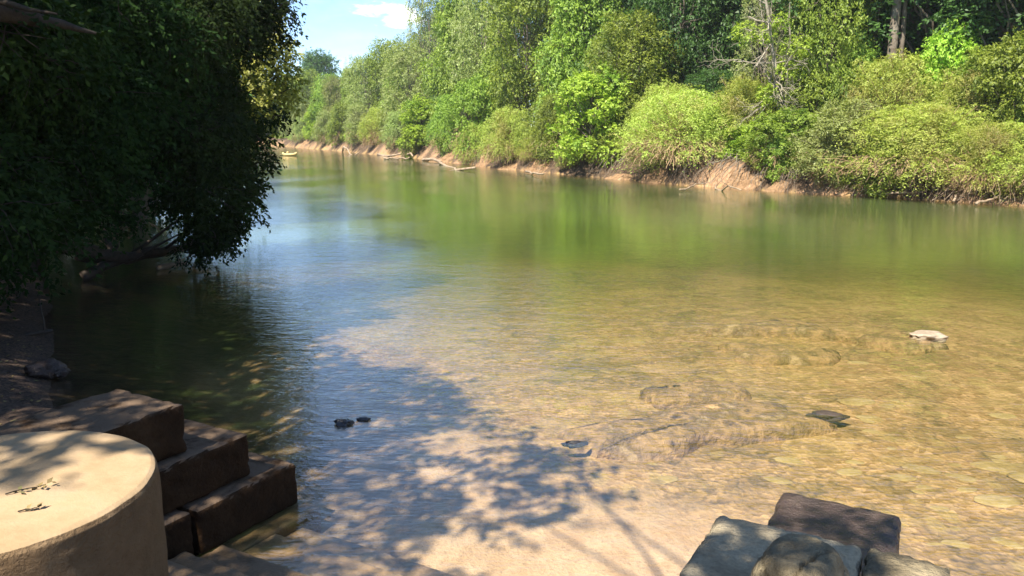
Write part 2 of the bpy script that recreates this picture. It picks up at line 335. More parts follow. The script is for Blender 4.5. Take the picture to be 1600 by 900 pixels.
# ------------------------------------------------------------------ foliage
def leaf_quads(P, D, Nr, l, w, g):
    W = nrm(np.cross(D, Nr))
    l = l[:, None]; w = w[:, None]*.5
    V = np.stack([P, P+D*l*.42+W*w, P+D*l, P+D*l*.42-W*w], 1)
    return V
def sprays(S, D, L, O, nl, ll, droop, g, wr=.5):
    """S start, D direction, L length, O outward normal; nl leaves along each twig"""
    n = len(S); t = np.clip(np.linspace(.1, 1, nl)[None]+g.normal(0, .05, (n, nl)), .02, 1.05)[..., None]
    L = L[:, None, None]; z = np.array([0, 0, 1.])
    P = S[:, None]+D[:, None]*L*t-z*droop*L*t*t
    T = nrm(D[:, None]-z*2*droop*t)
    Nr = nrm(O[:, None]*.8+g.normal(0, .45, (n, nl, 3))+z*.5)
    side = nrm(np.cross(T, Nr)); sg = np.where(np.arange(nl) % 2, 1., -1.)[None, :, None]
    ld = nrm(T*.7+side*sg*.8+g.normal(0, .28, (n, nl, 3))-z*.2)
    l = ll*g.uniform(.6, 1.25, n*nl)
    V = leaf_quads(P.reshape(-1, 3), ld.reshape(-1, 3), Nr.reshape(-1, 3), l, l*wr*g.uniform(.8, 1.2, n*nl), g)
    tone = np.clip(g.normal(.5, .22, (n, 1))+g.normal(0, .2, (n, nl)), 0, 1).reshape(-1)
    return V, np.repeat(tone, 4)
def foliage_mesh(name, parts):
    V = np.concatenate([p[0] for p in parts]); a = np.concatenate([p[1] for p in parts])
    return npmesh(name, V, np.arange(len(V)*4).reshape(-1, 4), {'v': a})
def lobe_leaves(lobes, nsp, nl, ll, droop, g, out=1., slen=.55, wr=.5, rmin=.35, up=.12):
    """lobes (n,4): nsp sprays in all, spread over the lobes by surface"""
    lobes = np.asarray(lobes, float); p = lobes[:, 3]**2; p /= p.sum()
    k = g.choice(len(lobes), nsp, p=p); c = lobes[k, :3]; r = lobes[k, 3]
    d = nrm(g.normal(0, 1, (nsp, 3))); rho = rmin+(1-rmin)*g.random(nsp)**.6
    S = c+d*(r*rho)[:, None]*np.array([1, 1, .8])
    D = nrm(d*out+g.normal(0, .45, (nsp, 3))+np.array([0, 0, up]))
    return sprays(S, D, r*slen*g.uniform(.6, 1.3, nsp), d, nl, ll, droop, g, wr)
def tree_lobes(H, W, base, n, g, shape='round', lr=.2):
    out = []
    for i in range(n):
        u = (i+.5)/n; z = base+(H-base)*(u**.9)
        if shape == 'round': rad = W/2*math.sin(math.pi*min(1, (.12+.82*u)))**.6
        elif shape == 'tall': rad = W/2*(1-u*.75)*min(1, .5+u*2.5)
        else: rad = W/2*math.sqrt(max(0, 1-(u*.93)**2))
        th = i*2.39996+g.uniform(-.5, .5); rr = rad*math.sqrt(g.uniform(.25, 1.))*.85
        s = lr*W*g.uniform(.6, 1.25)*(.75+.25*(1-u))
        jz = .05 if shape != 'dome' else .11
        if shape == 'dome': rr *= g.uniform(.8, 1.2); s *= g.uniform(.6, 1.25)
        out.append((rr*math.cos(th), rr*math.sin(th), max(.25*s, min(z+g.uniform(-jz, jz)*H, H*(1 if shape != 'dome' else g.uniform(.95, 1.1))-s*.7)), s))
    if shape == 'dome':
        for i in range(n//2):                                   # loose shoots that break the outline
            th = g.uniform(0, 6.28); el = g.uniform(.1, 1.4); q = g.uniform(.98, 1.22); s = lr*W*g.uniform(.25, .5)
            out.append((W/2*q*math.cos(th)*math.cos(el), W/2*q*math.sin(th)*math.cos(el), max(base, (H*.95)*q*math.sin(el)), s))
    return np.array(out)
def limbs(tb, lobes, H, r0, g, top=.8, k=6, base=(0, 0, 0), lean=(0, 0), wob=.05, minz=.15):
    base = np.array(base, float); tip = base+np.array([lean[0], lean[1], H*top])
    P = curve_pts(base, tip, 10, wob, g=g); P[0, 2] -= .3
    tb.add(P, np.linspace(r0, r0*.25, 10)*np.r_[1.35, 1.1, np.ones(8)], k+2)
    for L in lobes:
        f = np.clip((L[2]-base[2])/H*g.uniform(.45, .85), minz, .95)
        i = f*9*min(1, 1/top) if top else 0; i = min(i, 8.9); a = P[int(i)]*(1-i % 1)+P[int(i)+1]*(i % 1)
        tb.add(curve_pts(a, L[:3]+g.normal(0, .1, 3), 6, .08, -.06, g), np.linspace(r0*(1-f)*.5+.02, .012, 6), max(3, k-2))
        for q in range(3):
            e = L[:3]+nrm(g.normal(0, 1, 3))*L[3]*.9; tb.add(curve_pts(L[:3], e, 4, .1, 0, g), np.linspace(.015, .004, 4)*(H/9), 3)

PROTO = {}
def proto_tree(key, name, H, W, base, n, shape, leafm, barkm, nsp, nl, ll, droop, seed, lr=.2, r0=.2, wr=.5, twigs=0, slen=.55, extra_stems=0):
    g = np.random.default_rng(seed); lobes = tree_lobes(H, W, base, n, g, shape, lr)
    parts = [lobe_leaves(lobes, nsp, nl, ll, droop, g, wr=wr, slen=slen)]
    tb = Tubes(); limbs(tb, lobes, H, r0, g)
    for i in range(extra_stems):
        th = g.uniform(0, 6.28); tb.add(curve_pts((0, 0, -.2), (W*.3*math.cos(th), W*.3*math.sin(th), H*.6), 7, .06, .1, g), np.linspace(r0*.5, .02, 7), 4)
    d = [('trunk', tb.mesh('trunk'), M[barkm]), ('crown', foliage_mesh('crown', parts), M[leafm])]
    if twigs:                                                # brown dead stems hanging below the leaves
        m = twigs; th = g.uniform(0, 6.283, m); rr = W*.5*np.sqrt(g.uniform(.05, 1, m))*.9; top = H*g.uniform(.08, .5, m)*(1.1-.6*rr/(W*.5))
        S = np.stack([rr*np.cos(th)*.9, rr*np.sin(th)*.9, top], -1); D = nrm(np.stack([np.cos(th)*.7, np.sin(th)*.7, g.uniform(-.9, .15, m)], -1)+g.normal(0, .25, (m, 3)))
        k = 4; Ls = g.uniform(.35, 1.0, m)*H*.2; V = []
        prev = S
        Wd = nrm(np.cross(D, g.normal(0, 1, (m, 3))))*.013
        for q in range(k):
            nx = prev+D*(Ls/k)[:, None]; V.append(np.stack([prev-Wd, prev+Wd, nx+Wd*.8, nx-Wd*.8], 1)); prev = nx; D = nrm(D+np.array([0, 0, -.3])+g.normal(0, .14, (m, 3)))
        V = np.concatenate(V); d.append(('dead_stems', npmesh('dead_stems', V, np.arange(len(V)*4).reshape(-1, 4)), M['dead_twig']))
    PROTO[key] = (name, H, W, d)
proto_tree('mid_a', 'tree', 10, 7.5, 1.5, 38, 'round', 'leaf_mid', 'bark', 5200, 7, .19, .3, 11, .17)
proto_tree('mid_b', 'tree', 10, 7, 1.2, 34, 'tall', 'leaf_mid', 'bark', 4800, 7, .2, .5, 12, .18)
proto_tree('pale', 'tree', 10, 7.5, 1.2, 40, 'round', 'leaf_pale', 'bark', 5200, 7, .17, .35, 13, .16)
proto_tree('bright', 'tree', 6, 5, .5, 34, 'dome', 'leaf_bright', 'bark', 3200, 7, .2, .35, 14, .17, .1)
proto_tree('deep', 'tree', 12, 8.5, 2.5, 40, 'round', 'leaf_deep', 'bark', 5600, 7, .21, .35, 15, .17, .26)
proto_tree('round_dark', 'tree', 11, 9, .8, 52, 'round', 'leaf_deep', 'bark', 6200, 8, .26, .3, 24, .19, .2)
proto_tree('tallwood', 'tree', 19, 9.5, 5.5, 40, 'round', 'leaf_deep', 'bark', 5200, 7, .27, .35, 16, .165, .3)
proto_tree('airy', 'tree', 12, 8, 2, 40, 'round', 'leaf_pale', 'bark', 3400, 6, .17, .3, 17, .12, .2)
proto_tree('feather', 'shrub', 4.5, 5.5, .5, 60, 'dome', 'leaf_feather', 'dead_twig', 5600, 8, .135, .55, 18, .13, .05, .3, 1700, .8, 9)
proto_tree('feather_b', 'shrub', 4.0, 6.0, .3, 64, 'dome', 'leaf_feather', 'dead_twig', 5600, 8, .125, .7, 19, .12, .05, .28, 2000, .9, 9)
proto_tree('bush', 'shrub', 4.2, 5., .3, 40, 'dome', 'leaf_mid', 'bark', 4200, 7, .15, .4, 20, .15, .06, .5, 500, .6, 6)
proto_tree('bush_pale', 'shrub', 4.2, 5., .3, 44, 'dome', 'leaf_pale', 'bark', 4400, 7, .14, .5, 21, .14, .06, .42, 700, .7, 6)
proto_tree('vine', 'shrub', 6, 4.5, .2, 40, 'tall', 'leaf_mid', 'bark', 4200, 8, .16, 1.0, 22, .16, .07, .42, 300, .8, 4)
used = set()
def plant(key, loc, sxy, sz, label, cat=None, group=None, rz=None):
    name, H, W, d = PROTO[key]
    if cat is None: cat = name
    o = empty(name, loc, rng.uniform(0, 6.28) if rz is None else rz); o.scale = (sxy, sxy, sz)
    for nm, me_, m_ in d:
        link(nm, me_, m_, o)
    return tag(o, label, cat, group)
Sgrid = np.linspace(-75, 330, 4000)
def rb(px, off):
    """point on the right bank, off metres behind the waterline, in the direction of photo column px"""
    P = U[None]*Sgrid[:, None]+NN[None]*(tR(Sgrid)+off)[:, None]; ok = P[:, 1] > 3; q = np.where(ok, P[:, 0]/np.maximum(P[:, 1], 1e-3), 99)
    k = (px-800)/1279.5; i = int(np.argmin(np.abs(q-k))); return P[i]
def on_bank(key, px, ytop, off, wpx, label, cat=None, group=None, sink=.15, rz=None):
    p = rb(px, off); zg = float(terrain(p[0], p[1])); zt = atd(px, ytop, p[1])[2]
    name, H, W, d = PROTO[key]
    return plant(key, (p[0], p[1], zg-sink), wpx*p[1]/F/W, (zt-zg+sink)/H*1.02, label, cat, group, rz)

# shrubs along the waterline, right to left
for a in [
 ('feather', 1640, 190, 1.6, 170, 'feathery light green shrub over brown stems, cut by the right edge of the photo'),
 ('feather_b', 1555, 200, 1.2, 150, 'feathery light green shrub over brown stems, right of the largest shrub'),
 ('feather_b', 1432, 172, 1.3, 250, 'largest feathery light green shrub on the far bank, brown stems trailing to the water'),
 ('bush_pale', 1318, 168, 1.4, 150, 'olive green shrub leaning over dark undercut bank, left of the largest feathery shrub'),
 ('bush', 1228, 178, 2.0, 130, 'mid green shrub hanging over the right end of the bare clay slope'),
 ('feather', 1163, 125, 5.0, 130, 'rounded grey-green shrub on top of the bare clay slope'),
 ('feather_b', 1062, 150, 1.7, 190, 'wide feathery shrub with hanging brown stems, left of the bare clay slope'),
 ('feather', 1040, 135, 3.6, 120, 'tall rounded shrub rising behind the wide feathery shrub'),
 ('bright', 928, 118, 1.4, 118, 'small bright yellow-green tree leaning over dark undercut bank'),
 ('bush', 985, 160, 3.2, 80, 'dark green shrub behind and right of the bright yellow-green tree'),
 ('vine', 862, 150, 1.5, 80, 'tall green shrub with drooping sprays, left of the bright yellow-green tree'),
 ('feather', 797, 172, 1.3, 85, 'light green arching shrub above a sunlit clay foot'),
 ('bush', 742, 130, 2.0, 90, 'dark leafy shrub above the large bare clay slab'),
 ('vine', 700, 150, 1.6, 70, 'drooping mid green shrub beside the log-strewn clay bank'),
 ('bright', 659, 158, 1.6, 70, 'rounded bright green bushy tree on the far bank in mid distance'),
 ('bush_pale', 622, 178, 1.4, 50, 'pale low shrub just left of the rounded bright green tree'),
 ('feather', 590, 170, 1.4, 54, 'pale feathery shrub at the water in the distance'),
 ('bush_pale', 562, 168, 1.6, 48, 'pale shrub left of the distant pale feathery shrub'),
 ('bush', 535, 165, 1.6, 44, 'small green shrub on the distant bank, right of two bright ones'),
 ('bush_pale', 512, 178, 1.4, 44, 'pale yellow-green shrub on the distant bank'),
 ('bright', 490, 172, 2.0, 34, 'bright green bushy tree on the distant bank'),
 ('bush_pale', 470, 186, 1.4, 30, 'last pale shrub at the tip of the distant bank'),
 ('feather', 1385, 92, 5.5, 150, 'arching light green shrub high on the bank below the bare brown trunk'),
 ('feather_b', 1500, 120, 5.6, 150, 'arching light green shrub high on the bank behind the largest feathery shrub'),
 ('bush', 1585, 70, 6.0, 170, 'light green leafy shrub high on the bank at the right edge'),
 ('bush', 1270, 120, 5.0, 130, 'mid green shrub below the leaning dead tree'),
 ('bright', 1475, 55, 7.5, 110, 'young bright tree with layered branches before the dark wood'),
 ('bush', 1110, 175, 3.6, 70, 'small green shrub squeezed between two wide feathery shrubs'),
 ('bush_pale', 895, 215, 1.0, 50, 'low pale shrub at the foot of the drooping green shrub'),
 ('feather', 835, 212, 1.0, 50, 'low light shrub on sunlit clay, right of the arching shrub'),
]:
    on_bank(*a[:5], a[5])
for px in (1730, 1830, 1950, 2100): on_bank('feather_b', px, 185, 1.5, 190, 'feathery shrub beyond the right edge of the photo', None, 'shrubs beyond the right edge')
gb = np.random.default_rng(23)
for i in range(46):
    px = 470+1180*(i+gb.uniform(.2, .8))/46; off = gb.uniform(.5, 4.5); yw = 322-.062*(1600-px) if px > 900 else 278-.1*(900-px)
    if 1095 < px < 1195 and off < 3: off = 4.2
    k = ['bush', 'vine', 'bush_pale', 'bright', 'feather', 'bush'][i % 6]; hp = gb.uniform(45, 100)*(.35+.65*max(0, (px-450)/1150))
    on_bank(k, px, yw-hp-off*4-14, off, hp*gb.uniform(.8, 1.5), 'low tangled bush filling a gap between the larger shrubs of the far bank', None, 'low bushes between the larger far bank shrubs', .3)
for px, off, yt, k, w_ in ((1110, 7.5, 112, 'deep', 110), (1245, 6.5, 85, 'mid_a', 110), (1330, 6.5, 60, 'mid_b', 120), (1440, 8.5, 88, 'mid_a', 110), (1530, 6, 78, 'mid_b', 130), (1610, 7, 62, 'mid_a', 150), (1020, 6, 60, 'mid_b', 90), (870, 4.5, 70, 'mid_b', 90), (770, 4.5, 80, 'vine', 80), (620, 5, 110, 'mid_b', 60), (520, 5, 120, 'mid_a', 60), (485, 7, 112, 'mid_a', 60), (462, 7, 122, 'mid_b', 50), (448, 9, 128, 'mid_a', 50), (435, 12, 130, 'mid_a', 50)):
    on_bank(k, px, yt, off, w_, 'leafy young tree in the green wall rising directly behind the far bank shrubs', 'tree', 'young trees in the green wall behind the shrubs', .3)
# trees behind them
for a in [
 ('mid_a', 985, 28, 4.5, 150, 'rounded sunlit green tree behind the bright yellow-green tree'),
 ('mid_b', 905, -70, 5.0, 150, 'tall green tree with drooping branches behind the bright yellow-green tree'),
 ('mid_a', 822, -60, 5.0, 150, 'tall broad green tree above the light arching shrub'),
 ('pale', 762, -40, 6.0, 120, 'tall pale green tree left of the broad green tree'),
 ('mid_b', 712, -10, 5.0, 110, 'tall dark-and-light green tree standing before the pale trees'),
 ('airy', 672, -14, 9.0, 90, 'tall thin-crowned bluish tree against the sky, topmost on the skyline'),
 ('pale', 640, 72, 5.0, 90, 'greyish olive tree below the thin-crowned bluish tree'),
 ('mid_a', 606, 68, 8.0, 80, 'mid green dome-shaped tree on the distant skyline'),
 ('pale', 572, 92, 5.0, 74, 'greyish pale tree on the distant skyline'),
 ('mid_b', 548, 110, 4.0, 40, 'narrow green tree between pale distant trees'),
 ('round_dark', 503, 84, 16.0, 70, 'round dark blue-green tree standing apart on the distant skyline'),
 ('pale', 528, 122, 5.0, 50, 'pale green tree right of the round dark tree'),
 ('pale', 474, 140, 5.0, 44, 'pale green tree below the round dark tree'),
 ('bush_pale', 452, 150, 5.0, 36, 'pale tree at the far end of the right bank', 'tree'),
 ('mid_b', 445, 140, 18.0, 30, 'distant green tree at the river bend beside the dark foliage'),
 ('mid_a', 1292, -80, 5.5, 130, 'light green tree right of the leaning dead tree'),
 ('airy', 1190, -60, 7.0, 110, 'thin light green tree left of the leaning dead tree'),
 ('deep', 1060, -120, 9.0, 170, 'dark shaded tree over the deep gap between the rounded tree and the dead tree'),
 ('deep', 1140, -90, 12., 150, 'dark shaded tree behind the thin light green tree'),
]:
    on_bank(*a[:6], a[6] if len(a) > 6 else None)
for px, off, yt in ((1345, 9, -260), (1450, 10, -280), (1560, 9, -300), (1680, 10, -300), (1800, 9, -300), (1950, 9, -300), (2150, 9, -300), (1230, 13, -230), (1010, 12, -160), (930, 13, -130), (1100, 16, -190)):
    on_bank('tallwood', px, yt, off, 260 if px > 1200 else 190, 'tall dark tree of the shaded wood behind the riverbank shrubs', None, 'tall dark trees of the wood behind the right bank')
for px, off, yt in ((1400, 19, -190), (1510, 18, -190), (1640, 20, -200), (1300, 20, -180), (1180, 22, -140), (1050, 24, -100), (960, 24, -90), (870, 20, -50), (800, 22, -30), (740, 22, 0), (700, 20, 10), (655, 22, 60), (620, 20, 90), (585, 20, 95), (555, 18, 112), (1870, 20, -200), (2050, 20, -200)):
    on_bank('mid_a' if (px//10) % 2 else 'deep', px, yt, off, 190 if px > 900 else 90 if px > 640 else 50, 'green tree of the wood seen only through gaps behind the first trees', None, 'trees filling the wood behind the right bank')
# bend of the river: trees closing the view
for i in range(18):
    s = 205+i*6; t = float(np.interp(s, SR, TR))+5+4*(i % 2); p = U*s+NN*t
    plant('mid_b' if i % 3 else 'deep', (p[0], p[1], .8), 1.4, 1.15+.2*(i % 2), 'distant green tree lining the river bend', None, 'trees lining the distant river bend')

# brush and fallen leaves covering the right bank
g = np.random.default_rng(31); n = 26000
s = g.uniform(-10, 1, n)**1*0+np.where(g.random(n) < .75, g.uniform(5, 75, n), g.uniform(75, 200, n)); off = g.uniform(1.6, 11, n)
keep = vn(s*.35, off*.6) > .28
s = s[keep]; off = off[keep]; P2 = U[None]*s[:, None]+NN[None]*(tR(s)+off)[:, None]
z = terrain(P2[:, 0], P2[:, 1]); S = np.c_[P2, z+g.uniform(0, .5, len(z))*(.4+vn(P2[:, 0]*.5, P2[:, 1]*.5))]
D = nrm(g.normal(0, .6, S.shape)+np.array([0, 0, 1.])); O = nrm(np.array([-.6, -.5, .6])+g.normal(0, .4, S.shape))
u_ = link('undergrowth', foliage_mesh('undergrowth', [sprays(S, D, g.uniform(.3, .9, len(S)), O, 6, .17, .6, g)]), M['leaf_mid'])
tag(u_, 'low tangled green undergrowth covering the top of the far bank', 'undergrowth', kind='stuff')

# pale dead tree and the bare brown trunk
def branching(tb, a, d, L, r, depth, g, k=5, spread=.7):
    b = np.asarray(a)+np.asarray(d)*L; P = curve_pts(a, b, 5, .1, g=g); tb.add(P, np.linspace(r, r*.6, 5), k)
    if depth == 0: return
    for i in range(g.integers(2, 5)):
        f = g.uniform(.35, 1); q = P[min(4, int(f*4.99))]
        branching(tb, q, nrm(np.asarray(d)+g.normal(0, spread, 3)), L*g.uniform(.45, .75), r*.5, depth-1, g, 4, spread)
g = np.random.default_rng(41)
p = rb(1232, 4.2); zg = float(terrain(*p)); o = empty('dead_tree', (p[0], p[1], zg-.2)); tb = Tubes()
top = atd(1190, -30, p[1])-np.array([p[0], p[1], zg]); P = curve_pts((0, 0, 0), top, 10, .03, g=g); tb.add(P, np.linspace(.15, .06, 10), 8)
P2 = curve_pts((.25, .2, 0), top*np.array([.2, 1, .9]), 9, .04, g=g); tb.add(P2, np.linspace(.09, .04, 9), 7)
link('trunk', tb.mesh('trunk'), M['bark_pale'], o)
tb = Tubes()
for i in range(20):
    q = P[g.integers(3, 10)]; d = nrm(g.normal(0, 1, 3)+np.array([-.1, -.7, .25])); branching(tb, q, d, g.uniform(1.1, 2.0), .05, 3, g)
for i in range(6): branching(tb, P[g.integers(2, 5)], nrm(g.normal(0, .6, 3)+np.array([-.2, -.7, -.4])), 1.2, .03, 3, g)
link('bare_branches', tb.mesh('bare_branches'), M['bark_pale'], o); tag(o, 'pale leaning dead tree with a tangle of bare branches on the far bank', 'dead tree')
lb = np.array([(g.normal(0, 1.0), g.normal(-.4, .5), g.uniform(3.2, 7.5), .55) for i in range(9)])
link('crown', foliage_mesh('crown', [lobe_leaves(lb+np.array([-.9, 0, 0, 0]), 500, 6, .17, .5, g)]), M['leaf_bright'], o)
p = rb(1383, 7.0); zg = float(terrain(*p)); o = empty('bare_trunk_tree', (p[0], p[1], zg-.2)); tb = Tubes()
tb.add(curve_pts((0, 0, 0), (.15, 0, 15), 10, .01, g=g), np.linspace(.30, .16, 10), 10)
tb.add(curve_pts((.55, .4, 0), (.75, .4, 14), 10, .015, g=g), np.linspace(.16, .10, 10), 8)
lb = tree_lobes(17, 8, 10.5, 22, g, 'round', .2)
for L in lb: tb.add(curve_pts((.1, 0, L[2]*.8), L[:3], 5, .05, g=g), np.linspace(.08, .02, 5), 4)
link('trunk', tb.mesh('trunk'), M['bark'], o); link('crown', foliage_mesh('crown', [lobe_leaves(lb, 2200, 7, .26, .3, g)]), M['leaf_mid'], o)
tag(o, 'tall tree with bare sunlit brown trunk rising among green foliage, top right', 'tree')

# driftwood and roots at the foot of the right bank
def log(name, a, b, r, m, label, cat='log', group=None, wob=.05, k=8, stubs=2, g=np.random.default_rng(51)):
    a = np.asarray(a, float); b = np.asarray(b, float); tb = Tubes(); P = curve_pts(a, b, 9, wob, g=g)-a
    tb.add(P, np.linspace(r, r*.6, 9)*g.uniform(.9, 1.1, 9), k, cap=True)
    for i in range(stubs):
        q = P[g.integers(2, 8)]; d = nrm(nrm(b-a)*.6+g.normal(0, .6, 3)); tb.add(curve_pts(q, q+d*g.uniform(3, 7)*r*2, 4, .05, g=g), np.linspace(r*.4, r*.12, 4), 5, cap=True)
    o = link(name, tb.mesh(name), M[m]); o.location = a; return tag(o, label, cat, group)
def P3(px, py, z): return at(px, py, z)
logs = [((1062, 296), (1105, 284), .05, 'pale forked driftwood branch lying at the foot of the clay slope'),
 ((1118, 290), (1158, 297), .05, 'thin dark branch lying on the foot of the clay slope'),
 ((668, 248), (742, 262), .16, 'long pale log slanting along the waterline below the dark leafy shrub'),
 ((590, 241), (645, 244), .14, 'pale horizontal log lying low over dark bank in mid distance'),
 ((600, 247), (640, 246), .10, 'thin pale log lying below the horizontal log'),
 ((750, 250), (778, 248), .12, 'short log poking from dark bank beside the bare clay slab'),
 ((1490, 314), (1512, 300), .05, 'forked stick standing at the waterline right of the largest shrub'),
 ((1370, 305), (1440, 300), .06, 'long brown root lying under the largest feathery shrub'),
 ((1525, 318), (1560, 308), .06, 'pale stick on the mud below the shrub right of the largest one'),
 ((535, 236), (560, 239), .14, 'pale log on the distant bank'),
 ((822, 268), (850, 271), .08, 'thin log on sunlit clay at the waterline')]
for (a, b, r, lab) in logs: log('driftwood_log', P3(a[0], a[1], .12), P3(b[0], b[1], .32), r, 'driftwood', lab)
# sunlit clay outcrops
def rock_mesh(name, sx, sy, sz, seed, amp=.25, sub=3, freq=1.2, flat=False):
    bm = bmesh.new(); bmesh.ops.create_icosphere(bm, subdivisions=sub, radius=1)
    off = Vector((seed*3.1, seed*1.7, seed*.9))
    for v in bm.verts:
        n = mnoise.fractal(v.co*freq+off, 1., 2., 4); v.co *= 1+amp*n
        if flat: v.co.z = math.copysign(abs(v.co.z)**.55, v.co.z)*.8
        v.co = Vector((v.co.x*sx, v.co.y*sy, v.co.z*sz))
    me_ = bpy.data.meshes.new(name); bm.to_mesh(me_); bm.free()
    me_.polygons.foreach_set('use_smooth', np.ones(len(me_.polygons), bool)); return me_
M['clay'] = simple_mat('clay', [(.16, .09, .045), (.38, .23, .12), (.27, .16, .08), (.52, .35, .2)], 1.6, .9, 1., 6, .16)
def clay_bank(px, w_px, H, run, seed, lab):
    p = rb(px, 0.); s0 = float(p@U); half = w_px*p[1]/F*.6
    ss = np.linspace(s0-half, s0+half, 90); dd = np.linspace(-.7, run+.8, 46); Sg, Dg = np.meshgrid(ss, dd)
    prof = np.clip(1-((Sg-s0)/half+.35*fbm(Sg*.8+seed, Dg*.8))**2, 0, 1)**.6
    P = U[None, None]*Sg[..., None]+NN[None, None]*(tR(Sg)+Dg)[..., None]; zt = terrain(P[..., 0], P[..., 1])
    gul = np.abs(fbm(Sg*2.2+Dg*.7+seed, Dg*.7, 5)); cl = fbm(Sg*3.+seed, Dg*3., 4)
    up = sm((Dg+.35)/run)
    z = prof*(-.12+H*up*(1-.0*gul)+.10*sm((Dg+.5)/.4))-.55*H*gul*up*(1-up)*2*prof+.22*cl*min(1, H)*prof*sm(Dg/.5+.4)-(1-prof)*.4
    edge = sm((run+.6-Dg)/.7); z = z*edge-.5*(1-edge)
    X = P[..., 0]-p[0]+NN[0]*(-.3*cl*prof*min(H, 1.)); Y = P[..., 1]-p[1]+NN[1]*(-.3*cl*prof*min(H, 1.))
    k = (np.arange(45)[:, None]*90+np.arange(89)[None]).ravel()
    o = link('clay_bank', npmesh('clay_bank', np.stack([X, Y, z], -1), np.stack([k, k+1, k+91, k+90], -1), smooth=True), M['clay']); o.location = (p[0], p[1], .02); tag(o, lab, 'clay bank')
for i, a in enumerate([
 (1148, 100, 2.0, 2.6, 'broad bare clay slope slumping to the water between shrubs'),
 (748, 40, 1.9, 1.6, 'pointed bare clay slab standing over the log at the waterline'),
 (832, 80, 1.7, 1.9, 'clay bank hollow with roots below the low light shrub'),
 (1012, 75, .8, 1.4, 'low sunlit clay toe left under the wide feathery shrub'),
 (1212, 40, .5, 1., 'small clay foot right of the broad bare slope'),
 (960, 50, .35, .9, 'small sunlit clay toe left of the wide feathery shrub'),
 (792, 60, .5, 1.2, 'low sunlit clay foot left of the clay hollow'),
 (690, 40, .8, 1.2, 'small clay face behind the long slanting log'),
 (468, 40, 1.6, 2., 'distant reddish clay bank below the last shrubs')]): clay_bank(*a[:4], i*3.7, a[4])

g = np.random.default_rng(57)
for px, w_, nn_, lab in [(1150, 1.6, 22, 'thin roots hanging over the top of the broad bare clay slope'), (1085, 1.8, 26, 'brown roots trailing under the wide feathery shrub'), (1440, 3.2, 60, 'thick tangle of pale brown roots under the largest feathery shrub'), (1560, 1.8, 34, 'root tangle under the shrub right of the largest one'), (1310, 1.8, 24, 'roots in the dark undercut below the olive green shrub'), (935, 2.0, 20, 'roots in the dark undercut below the bright yellow-green tree'), (835, 2.4, 24, 'roots over the clay hollow below the low light shrub'), (760, 2.4, 18, 'roots beside the pointed bare clay slab'), (1235, 1.4, 18, 'roots at the right end of the bare clay slope')]:
    p = rb(px, .3); tb = Tubes()
    for i in range(nn_):
        so_ = g.uniform(-w_, w_); d0 = g.uniform(.9, 2.2); q0 = p+U*so_+NN*d0; q1 = p+U*(so_+g.normal(0, .7))+NN*g.uniform(-.7, .3)
        z0 = max(float(terrain(q0[0], q0[1])), .2)+g.uniform(.1, .5); z1 = g.uniform(-.1, .25)
        P = curve_pts((q0[0]-p[0], q0[1]-p[1], z0), (q1[0]-p[0], q1[1]-p[1], z1), 8, .16, .12, g); tb.add(P, np.linspace(g.uniform(.015, .04), .008, 8), 4)
    o = link('root_tangle', tb.mesh('root_tangle'), M['driftwood' if px in (1440, 1560) else 'bark']); o.location = (p[0], p[1], 0); tag(o, lab, 'roots')
# ------------------------------------------------------------------ left bank: dark overhanging trees
SUN_EL = 54.; SUN_AZ = 235.                                   # degrees, azimuth from +x
sunv = np.array([math.cos(R(SUN_EL))*math.cos(R(SUN_AZ)), math.cos(R(SUN_EL))*math.sin(R(SUN_AZ)), math.sin(R(SUN_EL))])
def pip(x, y, poly):
    poly = np.asarray(poly, float); ins = np.zeros(x.shape, bool); j = len(poly)-1
    for i in range(len(poly)):
        xi, yi = poly[i]; xj, yj = poly[j]
        ins ^= ((yi > y) != (yj > y)) & (x < (xj-xi)*(y-yi)/(yj-yi+1e-12)+xi); j = i
    return ins
g = np.random.default_rng(61)
mass = [(-80, -60), (440, -60), (436, 20), (398, 45), (362, 80), (362, 130), (398, 175), (418, 200), (416, 235), (392, 300), (372, 345), (345, 385), (318, 380), (305, 310), (260, 250), (215, 262), (190, 340), (130, 395), (60, 425), (-80, 450)]
lob = []
while len(lob) < 180:
    x = g.uniform(-80, 440); y = g.uniform(-60, 490)
    d = 10.5+max(x, 0)/440*7.5+g.uniform(-.6, 2.4); r = g.uniform(.28, .75); rp = r*F/d
    ok = pip(np.array([x+rp*1.35, x-rp*.3, x, x]), np.array([y, y, y+rp*.6, y-rp*.3]), mass)
    if ok.all(): lob.append((*atd(x, y, d), r, x))
lob = np.array(lob)
hang = np.array([(*atd(x, y, 18.), r, x) for x, y, r in ((335, 378, .2), (322, 392, .15), (352, 360, .25), (372, 320, .25), (385, 285, .28), (402, 250, .3), (340, 340, .4), (310, 350, .3), (428, 180, .3), (432, 12, .45), (415, 40, .4), (445, 28, .2), (452, 60, .15), (300, 372, .2))])
ed = []
for (x0, y0), (x1, y1) in zip(mass[1:16], mass[2:17]):
    for k in range(max(2, int(math.hypot(x1-x0, y1-y0)/12))):
        t = g.random(); x = x0+(x1-x0)*t+g.normal(-12, 12); y = y0+(y1-y0)*t+g.normal(0, 12); d = 11.5+max(x, 0)/440*7+g.uniform(-.5, 1); ed.append((*atd(x, y, d), g.uniform(.12, .38), x))
lob = np.vstack([lob, hang, np.array(ed)])
own = [(-80, 120, (-7.6, 9.6), 'near dark tree at the left edge, its thick limb crossing the top left corner'), (120, 285, (-9.4, 13.2), 'dark tree in the middle of the left foliage mass, over the fallen logs'), (285, 500, (-10.2, 16.8), 'dark tree with sprays drooping to the river, rightmost of the left bank mass')]
TREES = []
